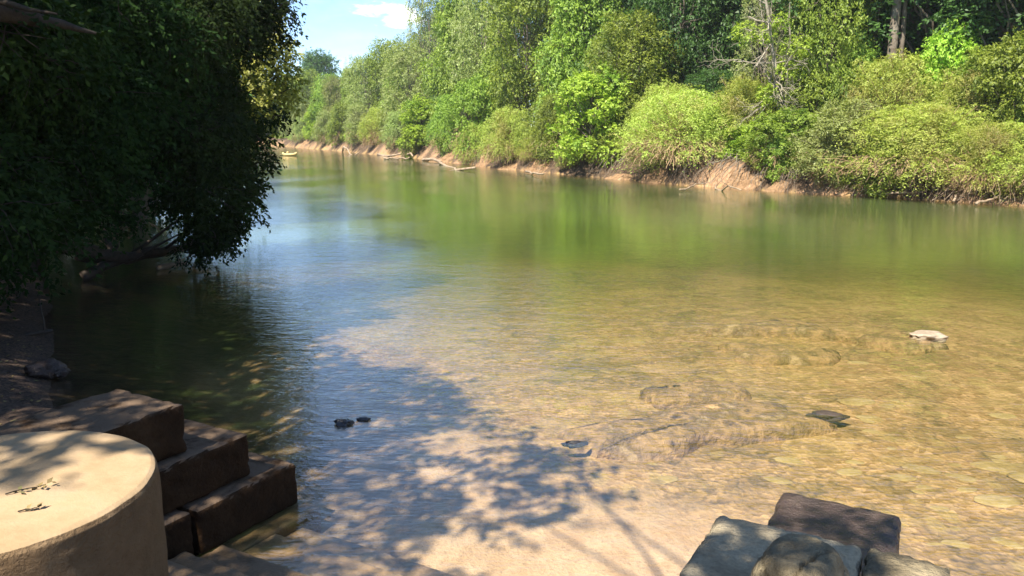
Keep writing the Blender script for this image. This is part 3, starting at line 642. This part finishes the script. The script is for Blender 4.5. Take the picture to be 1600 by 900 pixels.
for lo, hi, bp, lab in own:
    sel = lob[(lob[:, 4] >= lo) & (lob[:, 4] < hi)][:, :4]; TREES.append([bp, sel, lab])
# canopy above the frame, sampled where its shadow falls
full = [(-400, 335), (150, 335), (300, 370), (380, 400), (470, 440), (585, 432), (575, 455), (490, 475), (462, 500), (480, 518), (560, 535), (625, 552), (668, 566), (684, 596), (722, 608), (728, 632), (640, 655), (520, 665), (420, 660), (300, 600), (-200, 700)]
dap = [(640, 640), (728, 630), (790, 665), (880, 690), (952, 705), (915, 735), (935, 765), (860, 805), (800, 830), (740, 880), (640, 905), (470, 905), (300, 905), (300, 640)]
low = [(290, 640), (640, 640), (700, 720), (690, 790), (560, 830), (300, 840)]
blocksR = [(1040, 790), (1110, 780), (1200, 730), (1440, 745), (1500, 880), (1500, 960), (980, 960), (975, 880), (1000, 850)]
n = 130000; X = g.uniform(-22, 4, n); Y = g.uniform(2.2, 31, n); zz = np.zeros(n)
def proj(P):
    d = P-np.array([0, 0, CAMZ]); yc = d[..., 1]*cP-d[..., 2]*sP; zc = d[..., 1]*sP+d[..., 2]*cP
    return 800+F*d[..., 0]/yc, 450-F*zc/yc
px, py = proj(np.stack([X, Y, zz], -1)); px = px+22*fbm(X*1.3, Y*1.3); py = py+10*fbm(X*1.3+9, Y*1.3)
prob = np.where(pip(px, py, full), 1., 0.); prob = np.maximum(prob, np.where(pip(px, py, dap), .33*(fbm(X*2.3+4, Y*2.3, 3) > -.05), 0)); prob = np.maximum(prob, np.where(pip(px, py, low), .6*(fbm(X*2.3+4, Y*2.3, 3) > -.25), 0))
pr2x, pr2y = proj(np.stack([X, Y, zz+.6], -1)); prob = np.maximum(prob, np.where(pip(pr2x, pr2y, blocksR), .42, 0))
pr3x, pr3y = proj(np.stack([X, Y, zz+1.05], -1)); prob = np.maximum(prob, np.where((pr3x < 470) & (pr3y < 900) & (Y < 9), .62, 0))
# the sunlit part of the drum stays open
pdx, pdy = proj(np.stack([X, Y, zz+1.7], -1)); drum_open = (np.hypot(X+1.98, Y-2.81) < .8)
k_ = .55
cid = sunv[:2]/sunv[2]
Xd = X+0; dm = np.hypot(X-(-1.98-cid[0]*1.7), Y-(2.81-cid[1]*1.7)) < .75
tophalf = (Y-(2.81-cid[1]*1.7)) > .12+.25*fbm(X*3, Y*3)
prob = np.where(dm & ~tophalf, 0, prob); prob = np.where(dm & tophalf, .4*(fbm(X*3, Y*3, 3) > -.1), prob)
keep = g.random(n) < prob*.55*np.where((py < 470) & (fbm(X*1.9+2, Y*1.9, 3) > .22), .25, 1)
X = X[keep]; Y = Y[keep]; Hh = g.uniform(6.2, 10.5, len(X))
P = np.stack([X+sunv[0]/sunv[2]*Hh, Y+sunv[1]/sunv[2]*Hh, Hh], -1)
qx, qy = proj(P); vis = (P[:, 1] > .3) & (qy > -25) & (qx > 445) & (qx < 1700)
P = P[~vis]
roof_owner = [((-.8, -4.8), 'leafy shade tree on the bank behind the landing, out of the photo'), ((-9.6, .3), 'leafy shade tree on the near left bank, out of the photo')]
cent = np.array([b for b, *_ in roof_owner]+[t[0] for t in TREES]); cent2 = cent.copy()
near = np.argmin(np.hypot(P[:, None, 0]-cent2[None, :, 0], P[:, None, 1]-cent2[None, :, 1]), 1)
def canopy_clumps(Q, g, nl=9, ll=.15):
    D = nrm(g.normal(0, 1, Q.shape)*np.array([1, 1, .35])); O = nrm(g.normal(0, .35, Q.shape)+np.array([0, 0, 1.]))
    return sprays(Q, D, g.uniform(.25, .6, len(Q)), O, nl, ll, .2, g, .55)
def cl_limbs(tb, base, Q, g, r0, k=14):
    if not len(Q): return
    H = 9.; P = curve_pts((*base, float(terrain(*base))-.3), (base[0]+.6, base[1]+.4, H), 10, .04, g=g); tb.add(P, np.linspace(r0*1.3, r0*.3, 10), 10)
    c = Q[g.choice(len(Q), min(k, len(Q)), replace=False)]
    for q in c:
        a = P[g.integers(3, 9)]; tb.add(curve_pts(a, q, 7, .05, .03, g), np.linspace(r0*.22, .012, 7), 6)
for i, (bp, lab) in enumerate(roof_owner):
    Q = P[near == i]; o = empty('shade_tree', (0, 0, 0)); tb = Tubes(); cl_limbs(tb, bp, Q, g, .2)
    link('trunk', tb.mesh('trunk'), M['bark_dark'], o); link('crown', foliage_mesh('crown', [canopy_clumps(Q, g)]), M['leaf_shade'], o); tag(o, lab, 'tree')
for i, (bp, sel, lab) in enumerate(TREES):
    Q = P[near == i+2]; o = empty('overhanging_tree', (0, 0, 0)); tb = Tubes()
    cl_limbs(tb, bp, np.vstack([Q[:60], sel[:30, :3]]), g, .2, 22)
    for L in sel:
        for q in range(3):
            e = L[:3]+nrm(g.normal(0, 1, 3)+np.array([.4, 0, -.4]))*L[3]*1.2; tb.add(curve_pts(L[:3], e, 4, .1, 0, g), np.linspace(.012, .004, 4), 3)
    if i == 0:
        tb.add(curve_pts(atd(-60, 5, 9.5), atd(150, 52, 10.5), 8, .03, g=g), np.linspace(.16, .015, 8), 8)
        tb.add(curve_pts(atd(-60, -10, 9.5), atd(90, 22, 9.2), 8, .03, g=g), np.linspace(.07, .012, 8), 6)
    link('trunk', tb.mesh('trunk'), M['bark_dark'], o)
    parts = [lobe_leaves(sel, int(5200+0*len(sel)), 9, .10, .55, g, slen=.75, rmin=.2)]
    if len(Q): parts.append(canopy_clumps(Q, g))
    # deep interior leaves so that the mass is opaque
    ib = sel.copy(); ib[:, :3] += np.array([-.5, 1.6, .1]); ib[:, 3] *= 1.15
    ib = ib[ib[:, 0]/ib[:, 1] < (375-800)/1279.5]
    if len(ib): parts.append(lobe_leaves(ib, 1100, 7, .17, .3, g, slen=.6, rmin=.1))
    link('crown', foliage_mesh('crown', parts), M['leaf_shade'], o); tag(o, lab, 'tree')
# yellowing tree catching the sun behind the dark mass
yl = np.array([(*atd(x, y, d), r) for x, y, d, r in ((440, 85, 25.5, .5), (455, 130, 26, .4), (420, 70, 25.5, .7), (445, 160, 26.5, .45), (400, 50, 25.5, .8), (350, 30, 26, 1.3), (365, 60, 26, 1.2), (385, 85, 26, 1.1), (408, 100, 26, .9), (428, 118, 26, .8), (440, 135, 26.5, .6), (400, 140, 26, .9), (425, 160, 27, .6), (370, 120, 27, 1.2), (385, 190, 27, .8), (350, 200, 27, 1.2), (405, 215, 27, .55), (452, 112, 26, .3), (330, 130, 26, 1.4))])
o = empty('yellowing_tree', (-12.6, 25, .5)); tb = Tubes(); yl[:, :3] -= np.array([-12.6, 25, .5]); limbs(tb, yl, 9., .18, g)
link('trunk', tb.mesh('trunk'), M['bark_dark'], o); link('crown', foliage_mesh('crown', [lobe_leaves(yl, 2300, 8, .14, .4, g, slen=.6)]), M['leaf_yellow'], o)
tag(o, 'yellowing tree catching the sun behind the dark foliage mass, beside the open sky', 'tree')
# trees further down the left bank, mostly hidden
for i, (s_, off_) in enumerate([(29, -2.5), (36, -1.8), (46, -2), (57, -1.5), (70, -1), (32, 3), (34, 9), (41, 4), (44, 11), (50, 5), (58, 3), (62, 10), (70, 5), (82, 4), (95, 6), (110, 4), (128, 5), (150, 5), (175, 6), (25, 8), (18, 10), (10, 12), (27, 15), (4, 15), (18, 17)]):
    p = U*s_+NN*(float(tL(np.array(s_)))-off_)
    plant('deep', (p[0], p[1], float(terrain(*p))-.2), .95, .95+.1*(i % 3), 'green tree on the left bank glimpsed through gaps in the dark foliage', None, 'left bank trees glimpsed behind the dark foliage')
n = 5000; s = g.uniform(2, 60, n); off = g.uniform(1.3, 12, n); P2 = U[None]*s[:, None]+NN[None]*(tL(s)-off)[:, None]; ok = ~((P2[:, 1] < 12) & (off < 4)); P2 = P2[ok]
S = np.c_[P2, terrain(P2[:, 0], P2[:, 1])+g.uniform(0, .5, len(P2))]
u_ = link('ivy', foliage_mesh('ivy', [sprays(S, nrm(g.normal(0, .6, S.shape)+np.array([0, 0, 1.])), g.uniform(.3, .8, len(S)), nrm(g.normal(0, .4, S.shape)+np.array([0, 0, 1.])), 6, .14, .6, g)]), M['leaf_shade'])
tag(u_, 'dark low undergrowth on the shaded left bank', 'undergrowth', kind='stuff')

# fallen logs, dead branch, stick and stones at the left bank
log('fallen_log', P3(128, 434, .05), P3(222, 394, .5), .13, 'driftwood_dark', 'grey-brown fallen log slanting out of the water under the dark trees', wob=.03)
log('fallen_log', P3(215, 396, .4), P3(335, 373, .35), .12, 'driftwood_dark', 'long dark log reaching right over the water to the drooping sprays', wob=.04)
log('fallen_log', P3(10, 362, 1.2), P3(200, 402, .4), .2, 'driftwood_dark', 'thickest dark fallen trunk, sloping down from the left bank', wob=.03)
log('fallen_log', P3(120, 402, .5), P3(310, 390, .15), .07, 'driftwood_dark', 'thin dark fallen branch lying across the bigger logs', wob=.05)
log('floating_branch', P3(245, 420, .03), P3(292, 411, .10), .07, 'driftwood', 'short reddish-brown branch floating before the fallen logs', wob=.05)
log('floating_branch', P3(-40, 534, .06), P3(82, 516, .12), .045, 'driftwood_dark', 'long thin stick lying in the shallows at the left edge', 'stick', wob=.03)
tb = Tubes(); b0 = P3(185, 405, .2)
for i in range(7): branching(tb, (g.normal(0, .3), g.normal(0, .3), g.uniform(0, .6)), nrm(g.normal(0, .5, 3)+np.array([-.1, -.1, 1.])), g.uniform(.5, .9), .025, 3, g, 5, .5)
o = link('dead_branch', tb.mesh('dead_branch'), M['driftwood']); o.location = b0; tag(o, 'bare pale dead branches standing among the fallen logs', 'dead branch')
for i, (px, py, z, sx, sy, sz, m, lab, rz) in enumerate([
 (72, 578, .12, .19, .13, .11, 'concrete_dark', 'dark angular stone at the edge of the mud, left', .4),
 (97, 582, .09, .10, .07, .05, 'concrete_dark', 'small stone leaning on the dark angular stone', 1.),
 (537, 662, .0, .085, .07, .05, 'stone_dark', 'larger of two black stones breaking the blue water', .3),
 (568, 656, .0, .07, .04, .025, 'stone_dark', 'smaller flat black stone right of the larger one in the blue water', .1),
 (898, 694, -.02, .12, .05, .032, 'stone_dark', 'mossy dark stone awash where shade meets sunlit sand', .1),
 (1450, 526, -.01, .26, .17, .075, 'stone_pale', 'dry pale stone showing above the water near the right edge', .0),
 (1292, 650, -.035, .2, .08, .045, 'driftwood_dark', 'dark wet tip of the submerged rock ledge', -.3)]):
    p = at(px, py, z); o = link('stone', rock_mesh('stone', sx, sy, sz, i+20, .45, 4, 1.3, False), M[m]); o.location = p; o.rotation_euler = (0, 0, rz); tag(o, lab, 'stone')
# submerged ledges
def ledge(poly_px, z, thick, seed, lab):
    pts = np.array([at(x, y, 0)[:2] for x, y in poly_px]); c = pts.mean(0); g = np.random.default_rng(seed)
    # resample the outline and roughen it
    Q = []
    for i in range(len(pts)):
        a = pts[i]; b = pts[(i+1) % len(pts)]; m_ = max(2, int(np.linalg.norm(b-a)/.12))
        for t in np.linspace(0, 1, m_, endpoint=False): Q.append(a+(b-a)*t)
    Q = np.array(Q); th = np.arange(len(Q)); Q += np.stack([fbm(Q[:, 0]*1.5+seed, Q[:, 1]*3), fbm(Q[:, 0]*1.5, Q[:, 1]*3+seed)], -1)*.28
    K = 14; rings = []
    for j in range(K+1):
        f = 1-j/K; p = c+(Q-c)*f; h = z-thick*(f**8)+.024*fbm(p[:, 0]*2.2+seed, p[:, 1]*2.2)+.03*fbm(p[:, 0]*5, p[:, 1]*9)-.02*(np.abs(fbm(p[:, 0]*1.3, p[:, 1]*4.5, 3)) < .05)
        rings.append(np.c_[p, h])
    bot = np.c_[c+(Q-c)*1.05, np.full(len(Q), z-thick-.25)]; rings = [bot]+rings
    V = np.vstack(rings); m_ = len(Q); q = []
    i = np.arange(m_); i2 = (i+1) % m_
    for j in range(len(rings)-1): q.append(np.stack([i+j*m_, i2+j*m_, i2+(j+1)*m_, i+(j+1)*m_], -1))
    off = np.array([c[0], c[1], 0]); o = link('rock_ledge', npmesh('rock_ledge', V-off, np.vstack(q), smooth=True), M['ledge']); o.location = off; tag(o, lab, 'rock ledge')
ledge([(900, 660), (1010, 630), (1130, 612), (1230, 622), (1318, 650), (1240, 662), (1130, 668), (1040, 680), (940, 690)], -.022, .09, 1, 'long submerged rock ledge with a dark tip in the sunlit shallows')
ledge([(1000, 600), (1080, 582), (1160, 588), (1180, 602), (1110, 610), (1020, 614)], -.024, .08, 2, 'smaller submerged rock ledge just beyond the long one')
ledge([(1330, 520), (1390, 508), (1460, 514), (1495, 530), (1440, 538), (1370, 530)], -.022, .10, 3, 'sunken rock shelf around the dry pale stone')
ledge([(1120, 500), (1200, 490), (1290, 500), (1330, 516), (1220, 510)], -.05, .08, 4, 'sunken rock shelf left of the dry pale stone, under the riffle')
ledge([(1130, 525), (1230, 532), (1330, 540), (1300, 552), (1180, 548)], -.06, .08, 5, 'sunken yellow rock shelf below the riffle')
# flat stones on the bed
protos = [rock_mesh('bed_stone', 1, .62, .22, i+60, .3, 3, 1.1, True) for i in range(5)]
g = np.random.default_rng(71); cnt = 0
while cnt < 60:
    x = g.uniform(1020, 1640); y = 540+380*g.random()**.9
    if y > 740 and x < 1440: continue
    if x < 1340 and y < 690: continue
    p = at(x, y, 0); zg = float(terrain(p[0], p[1])); s_ = g.uniform(.05, .15)*(1 if g.random() < .85 else 1.6)
    o = link('bed_stone', protos[cnt % 5], M['stone_bed']); o.location = (p[0], p[1], zg-.005); o.rotation_euler = (0, 0, g.uniform(-.6, .6)-.3); o.scale = (s_, s_, s_*.6)
    tag(o, 'flat yellow-brown stone lying on the bed under the shallow water', 'stone', 'flat stones on the shallow river bed'); cnt += 1

# ------------------------------------------------------------------ the landing
def block(name, a0, a1, b0, b1, z0, z1, m, lab, seed, amp=.012, bev=.03, cat='concrete block', jag=0.):
    bm = bmesh.new(); bmesh.ops.create_cube(bm, size=1)
    dims = Vector((b1-b0, a1-a0, z1-z0))
    for v in bm.verts: v.co = Vector((v.co.x*dims.x, v.co.y*dims.y, v.co.z*dims.z))
    bmesh.ops.bevel(bm, geom=list(bm.edges), offset=bev, segments=2, affect='EDGES', profile=.5)
    for _ in range(6):
        es = [e for e in bm.edges if e.calc_length() > .045]
        if not es: break
        bmesh.ops.subdivide_edges(bm, edges=es, cuts=1, use_grid_fill=True)
        if len(bm.verts) > 26000: break
    bmesh.ops.triangulate(bm, faces=[f for f in bm.faces if len(f.verts) > 4])
    off = Vector((seed*2.3, seed*.7, seed*1.1)); bm.normal_update()
    for v in bm.verts:
        n = mnoise.fractal(v.co*5+off, 1., 2., 5)*amp*.45+mnoise.noise(v.co*11+off)*amp*.2
        v.co += v.normal*n
        if jag: # broken edges
            e = min(abs(abs(v.co.x)-dims.x/2), abs(abs(v.co.y)-dims.y/2)); k = max(0, 1-e/.07)
            q = mnoise.noise(v.co*13+off*2)+.5*mnoise.noise(v.co*29+off); v.co -= v.normal*k*max(0, q)*jag*1.3
    me_ = bpy.data.meshes.new(name); bm.to_mesh(me_); bm.free(); me_.polygons.foreach_set('use_smooth', np.ones(len(me_.polygons), bool))
    o = link(name, me_, M[m]); c = ab((a0+a1)/2, (b0+b1)/2, (z0+z1)/2); o.location = c; o.rotation_euler = (0, 0, math.atan2(B_[1], B_[0])); return tag(o, lab, cat)
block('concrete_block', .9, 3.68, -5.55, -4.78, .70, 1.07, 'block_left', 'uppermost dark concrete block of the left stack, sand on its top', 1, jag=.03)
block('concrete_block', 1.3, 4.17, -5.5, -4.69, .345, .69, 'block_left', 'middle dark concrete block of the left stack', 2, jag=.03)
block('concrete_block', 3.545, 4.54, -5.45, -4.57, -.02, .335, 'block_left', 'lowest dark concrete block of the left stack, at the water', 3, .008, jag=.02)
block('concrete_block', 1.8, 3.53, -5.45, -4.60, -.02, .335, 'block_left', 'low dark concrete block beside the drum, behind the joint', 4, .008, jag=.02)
block('concrete_footing', 2.5, 4.62, -5.5, -4.40, -.35, -.03, 'steps', 'submerged concrete footing under the lowest left block', 5, .01, cat='footing')
zs = [(2.2, 2.65, .46), (2.65, 2.98, .28), (2.98, 3.3, .12), (3.3, 3.62, .015), (3.62, 4.02, -.05), (4.02, 4.4, -.12)]
o = empty('landing_steps', ab(3, -2.8)); 
for i, (a0, a1, z) in enumerate(zs):
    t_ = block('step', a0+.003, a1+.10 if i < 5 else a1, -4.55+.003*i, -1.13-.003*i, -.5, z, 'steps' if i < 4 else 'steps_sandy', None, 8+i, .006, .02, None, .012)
    mw = t_.location.copy(); t_.parent = o; t_.location = mw-o.location
tag(o, 'worn wet concrete steps going down into the water between the block walls', 'steps')
block('concrete_block', 1.7, 4.44, -1.10, -.30, -.3, .80, 'concrete_grey', 'smooth grey concrete block with a rounded stone on top, bottom right', 21, .012, .04, jag=.035)
block('concrete_block', 1.7, 4.50, -.29, .13, -.3, .785, 'concrete_rough', 'rough-topped grey concrete block at the right end of the landing', 22, .022, .04, jag=.06)
block('concrete_block', 4.52, 5.84, -.98, -.17, -.3, .40, 'concrete_dark', 'dark wet concrete block lower down behind the grey ones', 23, .018, .05, jag=.05)
# rounded cracked stone on the grey block
bm = bmesh.new(); bmesh.ops.create_icosphere(bm, subdivisions=5, radius=1)
for v in bm.verts:
    c = v.co.copy(); n = mnoise.fractal(c*1.4+Vector((3, 1, 7)), 1., 2., 5)
    z_ = min(c.z, .82+.05*c.x)                                       # flattened top
    v.co = Vector((c.x*(1+.10*n), c.y*(1+.08*n), z_*(1+.06*n)))
    q = abs((c.x-.28)-.35*c.y+.14*mnoise.noise(c*3)); 
    if c.z > .1: v.co -= c*max(0, 1-q/.05)*.2                        # the crack
    q2 = abs(c.z-.62+.10*mnoise.noise(c*4)); v.co -= c*max(0, 1-q2/.045)*.10
    v.co = Vector((v.co.x*.235, v.co.y*.30, v.co.z*.34))
me_ = bpy.data.meshes.new('cracked_stone'); bm.to_mesh(me_); bm.free(); me_.polygons.foreach_set('use_smooth', np.ones(len(me_.polygons), bool))
o = link('cracked_stone', me_, M['concrete_rough']); o.location = ab(3.66, -.50, .80); o.rotation_euler = (0, 0, math.atan2(B_[1], B_[0])); tag(o, 'rounded grey cracked stone resting on the smooth grey block', 'stone')

# concrete drum
prof = [(0., 1.70), (.3, 1.702), (.52, 1.70), (.575, 1.697), (.592, 1.688), (.600, 1.67), (.603, 1.6), (.606, 1.2), (.612, .6), (.618, 0.), (.62, -.4)]
rr = np.interp(np.linspace(0, 1, 90), np.linspace(0, 1, len(prof)), [p[0] for p in prof]); zz_ = np.interp(np.linspace(0, 1, 90), np.linspace(0, 1, len(prof)), [p[1] for p in prof])
nth = 160; th = np.arange(nth)*2*math.pi/nth
V = np.stack([rr[:, None]*np.cos(th)[None], rr[:, None]*np.sin(th)[None], np.repeat(zz_[:, None], nth, 1)], -1)
V = V.reshape(-1, 3)
nn = np.array([mnoise.fractal(Vector(v)*7, 1., 2., 4) for v in V]); rad = np.r_[V[:, :2].T, [V[:, 2]*0]].T; sidek = (V[:, 2] < 1.69)[:, None]
V = V+nrm(rad)*(nn[:, None]*.005)*sidek+np.array([0, 0, 1.])*(nn[:, None]*.002)*(~sidek)
i = np.arange(nth); i2 = (i+1) % nth; Qd = np.vstack([np.stack([i+j*nth, i+(j+1)*nth, i2+(j+1)*nth, i2+j*nth], -1) for j in range(89)])
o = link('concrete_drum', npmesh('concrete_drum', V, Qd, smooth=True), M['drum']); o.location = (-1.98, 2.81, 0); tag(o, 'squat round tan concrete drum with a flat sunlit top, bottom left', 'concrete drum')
# bits lying on the drum
def bit(name, px, py, z, L, ang, label, seed, leafy):
    g = np.random.default_rng(seed); p = at(px, py, z); tb = Tubes(); d = np.array([math.cos(ang), math.sin(ang), .08]); P = curve_pts((0, 0, 0), d*L, 6, .1, g=g)
    tb.add(P, np.linspace(.003, .0015, 6), 5, cap=True); o = link(name, tb.mesh(name), M['bark_dark']); o.location = p; tag(o, label, 'twig' if leafy else 'leaf')
    S = P[[1, 2, 3, 4, 5]]; link('leaf', foliage_mesh('leaf', [sprays(S, nrm(np.tile(d, (5, 1))+g.normal(0, .4, (5, 3))*np.array([1, 1, .3])), np.full(5, .02), np.tile(np.array([0, 0, 1.]), (5, 1)), 2 if leafy else 1, .035, 0, g)]), M['cut_leaf'], o)
bit('fallen_twig', 8, 772, 1.707, .13, .5, 'small dark twig with dry leaves lying near the left edge of the drum top', 3, True)
bit('fallen_leaf', 28, 799, 1.706, .06, .3, 'thin dry leaf lying alone on the sunlit drum top', 5, False)
# leaf litter on the mud
g = np.random.default_rng(81); n = 2600; X = g.uniform(-9, -2.9, n); Y = g.uniform(3.5, 11, n); z = terrain(X, Y); k = (z > .03) & (fbm(X*1.2, Y*1.2) > -.25); X = X[k]; Y = Y[k]; z = z[k]
S = np.stack([X, Y, z+.008], -1); O = nrm(g.normal(0, .25, S.shape)+np.array([0, 0, 1.])); D = nrm(g.normal(0, 1, S.shape)*np.array([1, 1, .12]))
l = g.uniform(.03, .08, len(S)); V = leaf_quads(S, D, O, l, l*.5, g)
u_ = link('leaf_litter', npmesh('leaf_litter', V, np.arange(len(V)*4).reshape(-1, 4)), M['cut_leaf']); tag(u_, 'dead leaves littering the shaded mud bank', 'leaf litter', kind='stuff')

# small yellow raft far upstream
p = at(453, 243.5, 0); o = empty('inflatable_raft', (p[0], p[1], 0), .15)
tb = Tubes(); th = np.linspace(0, 2*math.pi, 25); tb.add(np.stack([.78*np.cos(th)*(1+.0*th), .42*np.sin(th), .16+.16*np.abs(np.cos(th))**6], -1), .17, 10); link('hull', tb.mesh('hull'), M['yellow'], o)
me_ = rock_mesh('seat', .16, .3, .2, 5, .1, 3); q = link('seat', me_, M['yellow'], o); q.location = (-.25, 0, .38)
me_ = rock_mesh('deck', .6, .3, .06, 6, .05, 3); q = link('deck', me_, M['orange'], o); q.location = (0, 0, .1)
tag(o, 'small yellow inflatable raft floating far upstream', 'raft')

# ------------------------------------------------------------------ light, sky, camera
sc = bpy.context.scene
bm = bmesh.new(); bmesh.ops.create_cube(bm, size=1)
for v in bm.verts: v.co = Vector((v.co.x*620-30, v.co.y*620+225, v.co.z*37+14))
me_ = bpy.data.meshes.new('haze'); bm.to_mesh(me_); bm.free()
hm, N, L, out = mat('haze'); pv = N('ShaderNodeVolumePrincipled'); pv.inputs['Color'].default_value = (.92, .96, 1, 1); pv.inputs['Density'].default_value = .0003; pv.inputs['Anisotropy'].default_value = .2; L(pv.outputs[0], out.inputs['Volume'])
tag(link('haze', me_, hm), kind='stuff')
w = bpy.data.worlds.new('World'); sc.world = w; w.use_nodes = True; nt = w.node_tree; nt.nodes.clear()
def WN(t, **kw):
    n = nt.nodes.new(t)
    for k, v in kw.items(): setattr(n, k, v)
    return n
sky = WN('ShaderNodeTexSky', sky_type='NISHITA', sun_disc=False, sun_elevation=R(SUN_EL), sun_rotation=R(90-SUN_AZ), altitude=200, air_density=.75, dust_density=.0, ozone_density=3.0)
bg = WN('ShaderNodeBackground'); bg.inputs[1].default_value = .115; wo = WN('ShaderNodeOutputWorld')
tc = WN('ShaderNodeTexCoord'); nl = nt.links.new
def cloud_mask():
    mp = WN('ShaderNodeMapping'); mp.inputs['Scale'].default_value = (14, 14, 42); nl(tc.outputs['Generated'], mp.inputs[0])
    nz = WN('ShaderNodeTexNoise'); nz.inputs['Scale'].default_value = 1.6; nz.inputs['Detail'].default_value = 7; nz.inputs['Roughness'].default_value = .6; nl(mp.outputs[0], nz.inputs['Vector'])
    # one small bright cumulus low over the far trees
    c = nrm(atd(625, 27, 10)-np.array([0, 0, CAMZ])); sub = WN('ShaderNodeVectorMath', operation='SUBTRACT'); nl(tc.outputs['Generated'], sub.inputs[0]); sub.inputs[1].default_value = c
    ms = WN('ShaderNodeVectorMath', operation='MULTIPLY'); nl(sub.outputs[0], ms.inputs[0]); ms.inputs[1].default_value = (30, 30, 95)
    ln = WN('ShaderNodeVectorMath', operation='LENGTH'); nl(ms.outputs[0], ln.inputs[0])
    a = WN('ShaderNodeMath', operation='MULTIPLY_ADD'); nl(nz.outputs[0], a.inputs[0]); a.inputs[1].default_value = 5.2; a.inputs[2].default_value = -1.75
    s1 = WN('ShaderNodeMath', operation='SUBTRACT'); nl(a.outputs[0], s1.inputs[0]); nl(ln.outputs[1], s1.inputs[1])
    m1 = WN('ShaderNodeMapRange', interpolation_type='SMOOTHSTEP'); nl(s1.outputs[0], m1.inputs[0]); m1.inputs[1].default_value = -.55; m1.inputs[2].default_value = .55
    m2 = WN('ShaderNodeMapRange', interpolation_type='SMOOTHSTEP'); nl(nz.outputs[0], m2.inputs[0]); m2.inputs[1].default_value = .40; m2.inputs[2].default_value = .75; m2.inputs[4].default_value = .08
    mx = WN('ShaderNodeMath', operation='MAXIMUM'); nl(m1.outputs[0], mx.inputs[0]); nl(m2.outputs[0], mx.inputs[1]); return mx.outputs[0]
mx = WN('ShaderNodeMix', data_type='RGBA'); nl(cloud_mask(), mx.inputs[0]); nl(sky.outputs[0], mx.inputs[6]); mx.inputs[7].default_value = (7.5, 7.6, 7.8, 1)
nl(mx.outputs[2], bg.inputs[0]); nl(bg.outputs[0], wo.inputs[0])
sl = bpy.data.lights.new('sun', 'SUN'); sl.energy = 5.0; sl.angle = R(.53); sl.color = (1., .94, .83)
so = bpy.data.objects.new('sun', sl); C.objects.link(so); so.rotation_euler = Vector(sunv).to_track_quat('Z', 'Y').to_euler(); so.location = (0, 0, 40)
cam = bpy.data.cameras.new('camera'); cam.lens = F/1600*36; cam.sensor_width = 36; cam.clip_end = 2000; cam.clip_start = .05
co = bpy.data.objects.new('camera', cam); C.objects.link(co); co.location = (0, 0, CAMZ); co.rotation_euler = (R(90)-PITCH, 0, 0); sc.camera = co
sc.view_settings.view_transform = 'Standard'; sc.view_settings.look = 'None'; sc.view_settings.exposure = 1.22; sc.view_settings.gamma = 1; sc.view_settings.use_curve_mapping = False
cy = sc.cycles; cy.max_bounces = 8; cy.diffuse_bounces = 3; cy.glossy_bounces = 3; cy.transmission_bounces = 4; cy.transparent_max_bounces = 12; cy.use_denoising = True
cy.sample_clamp_indirect = 8; cy.caustics_reflective = False; cy.caustics_refractive = False
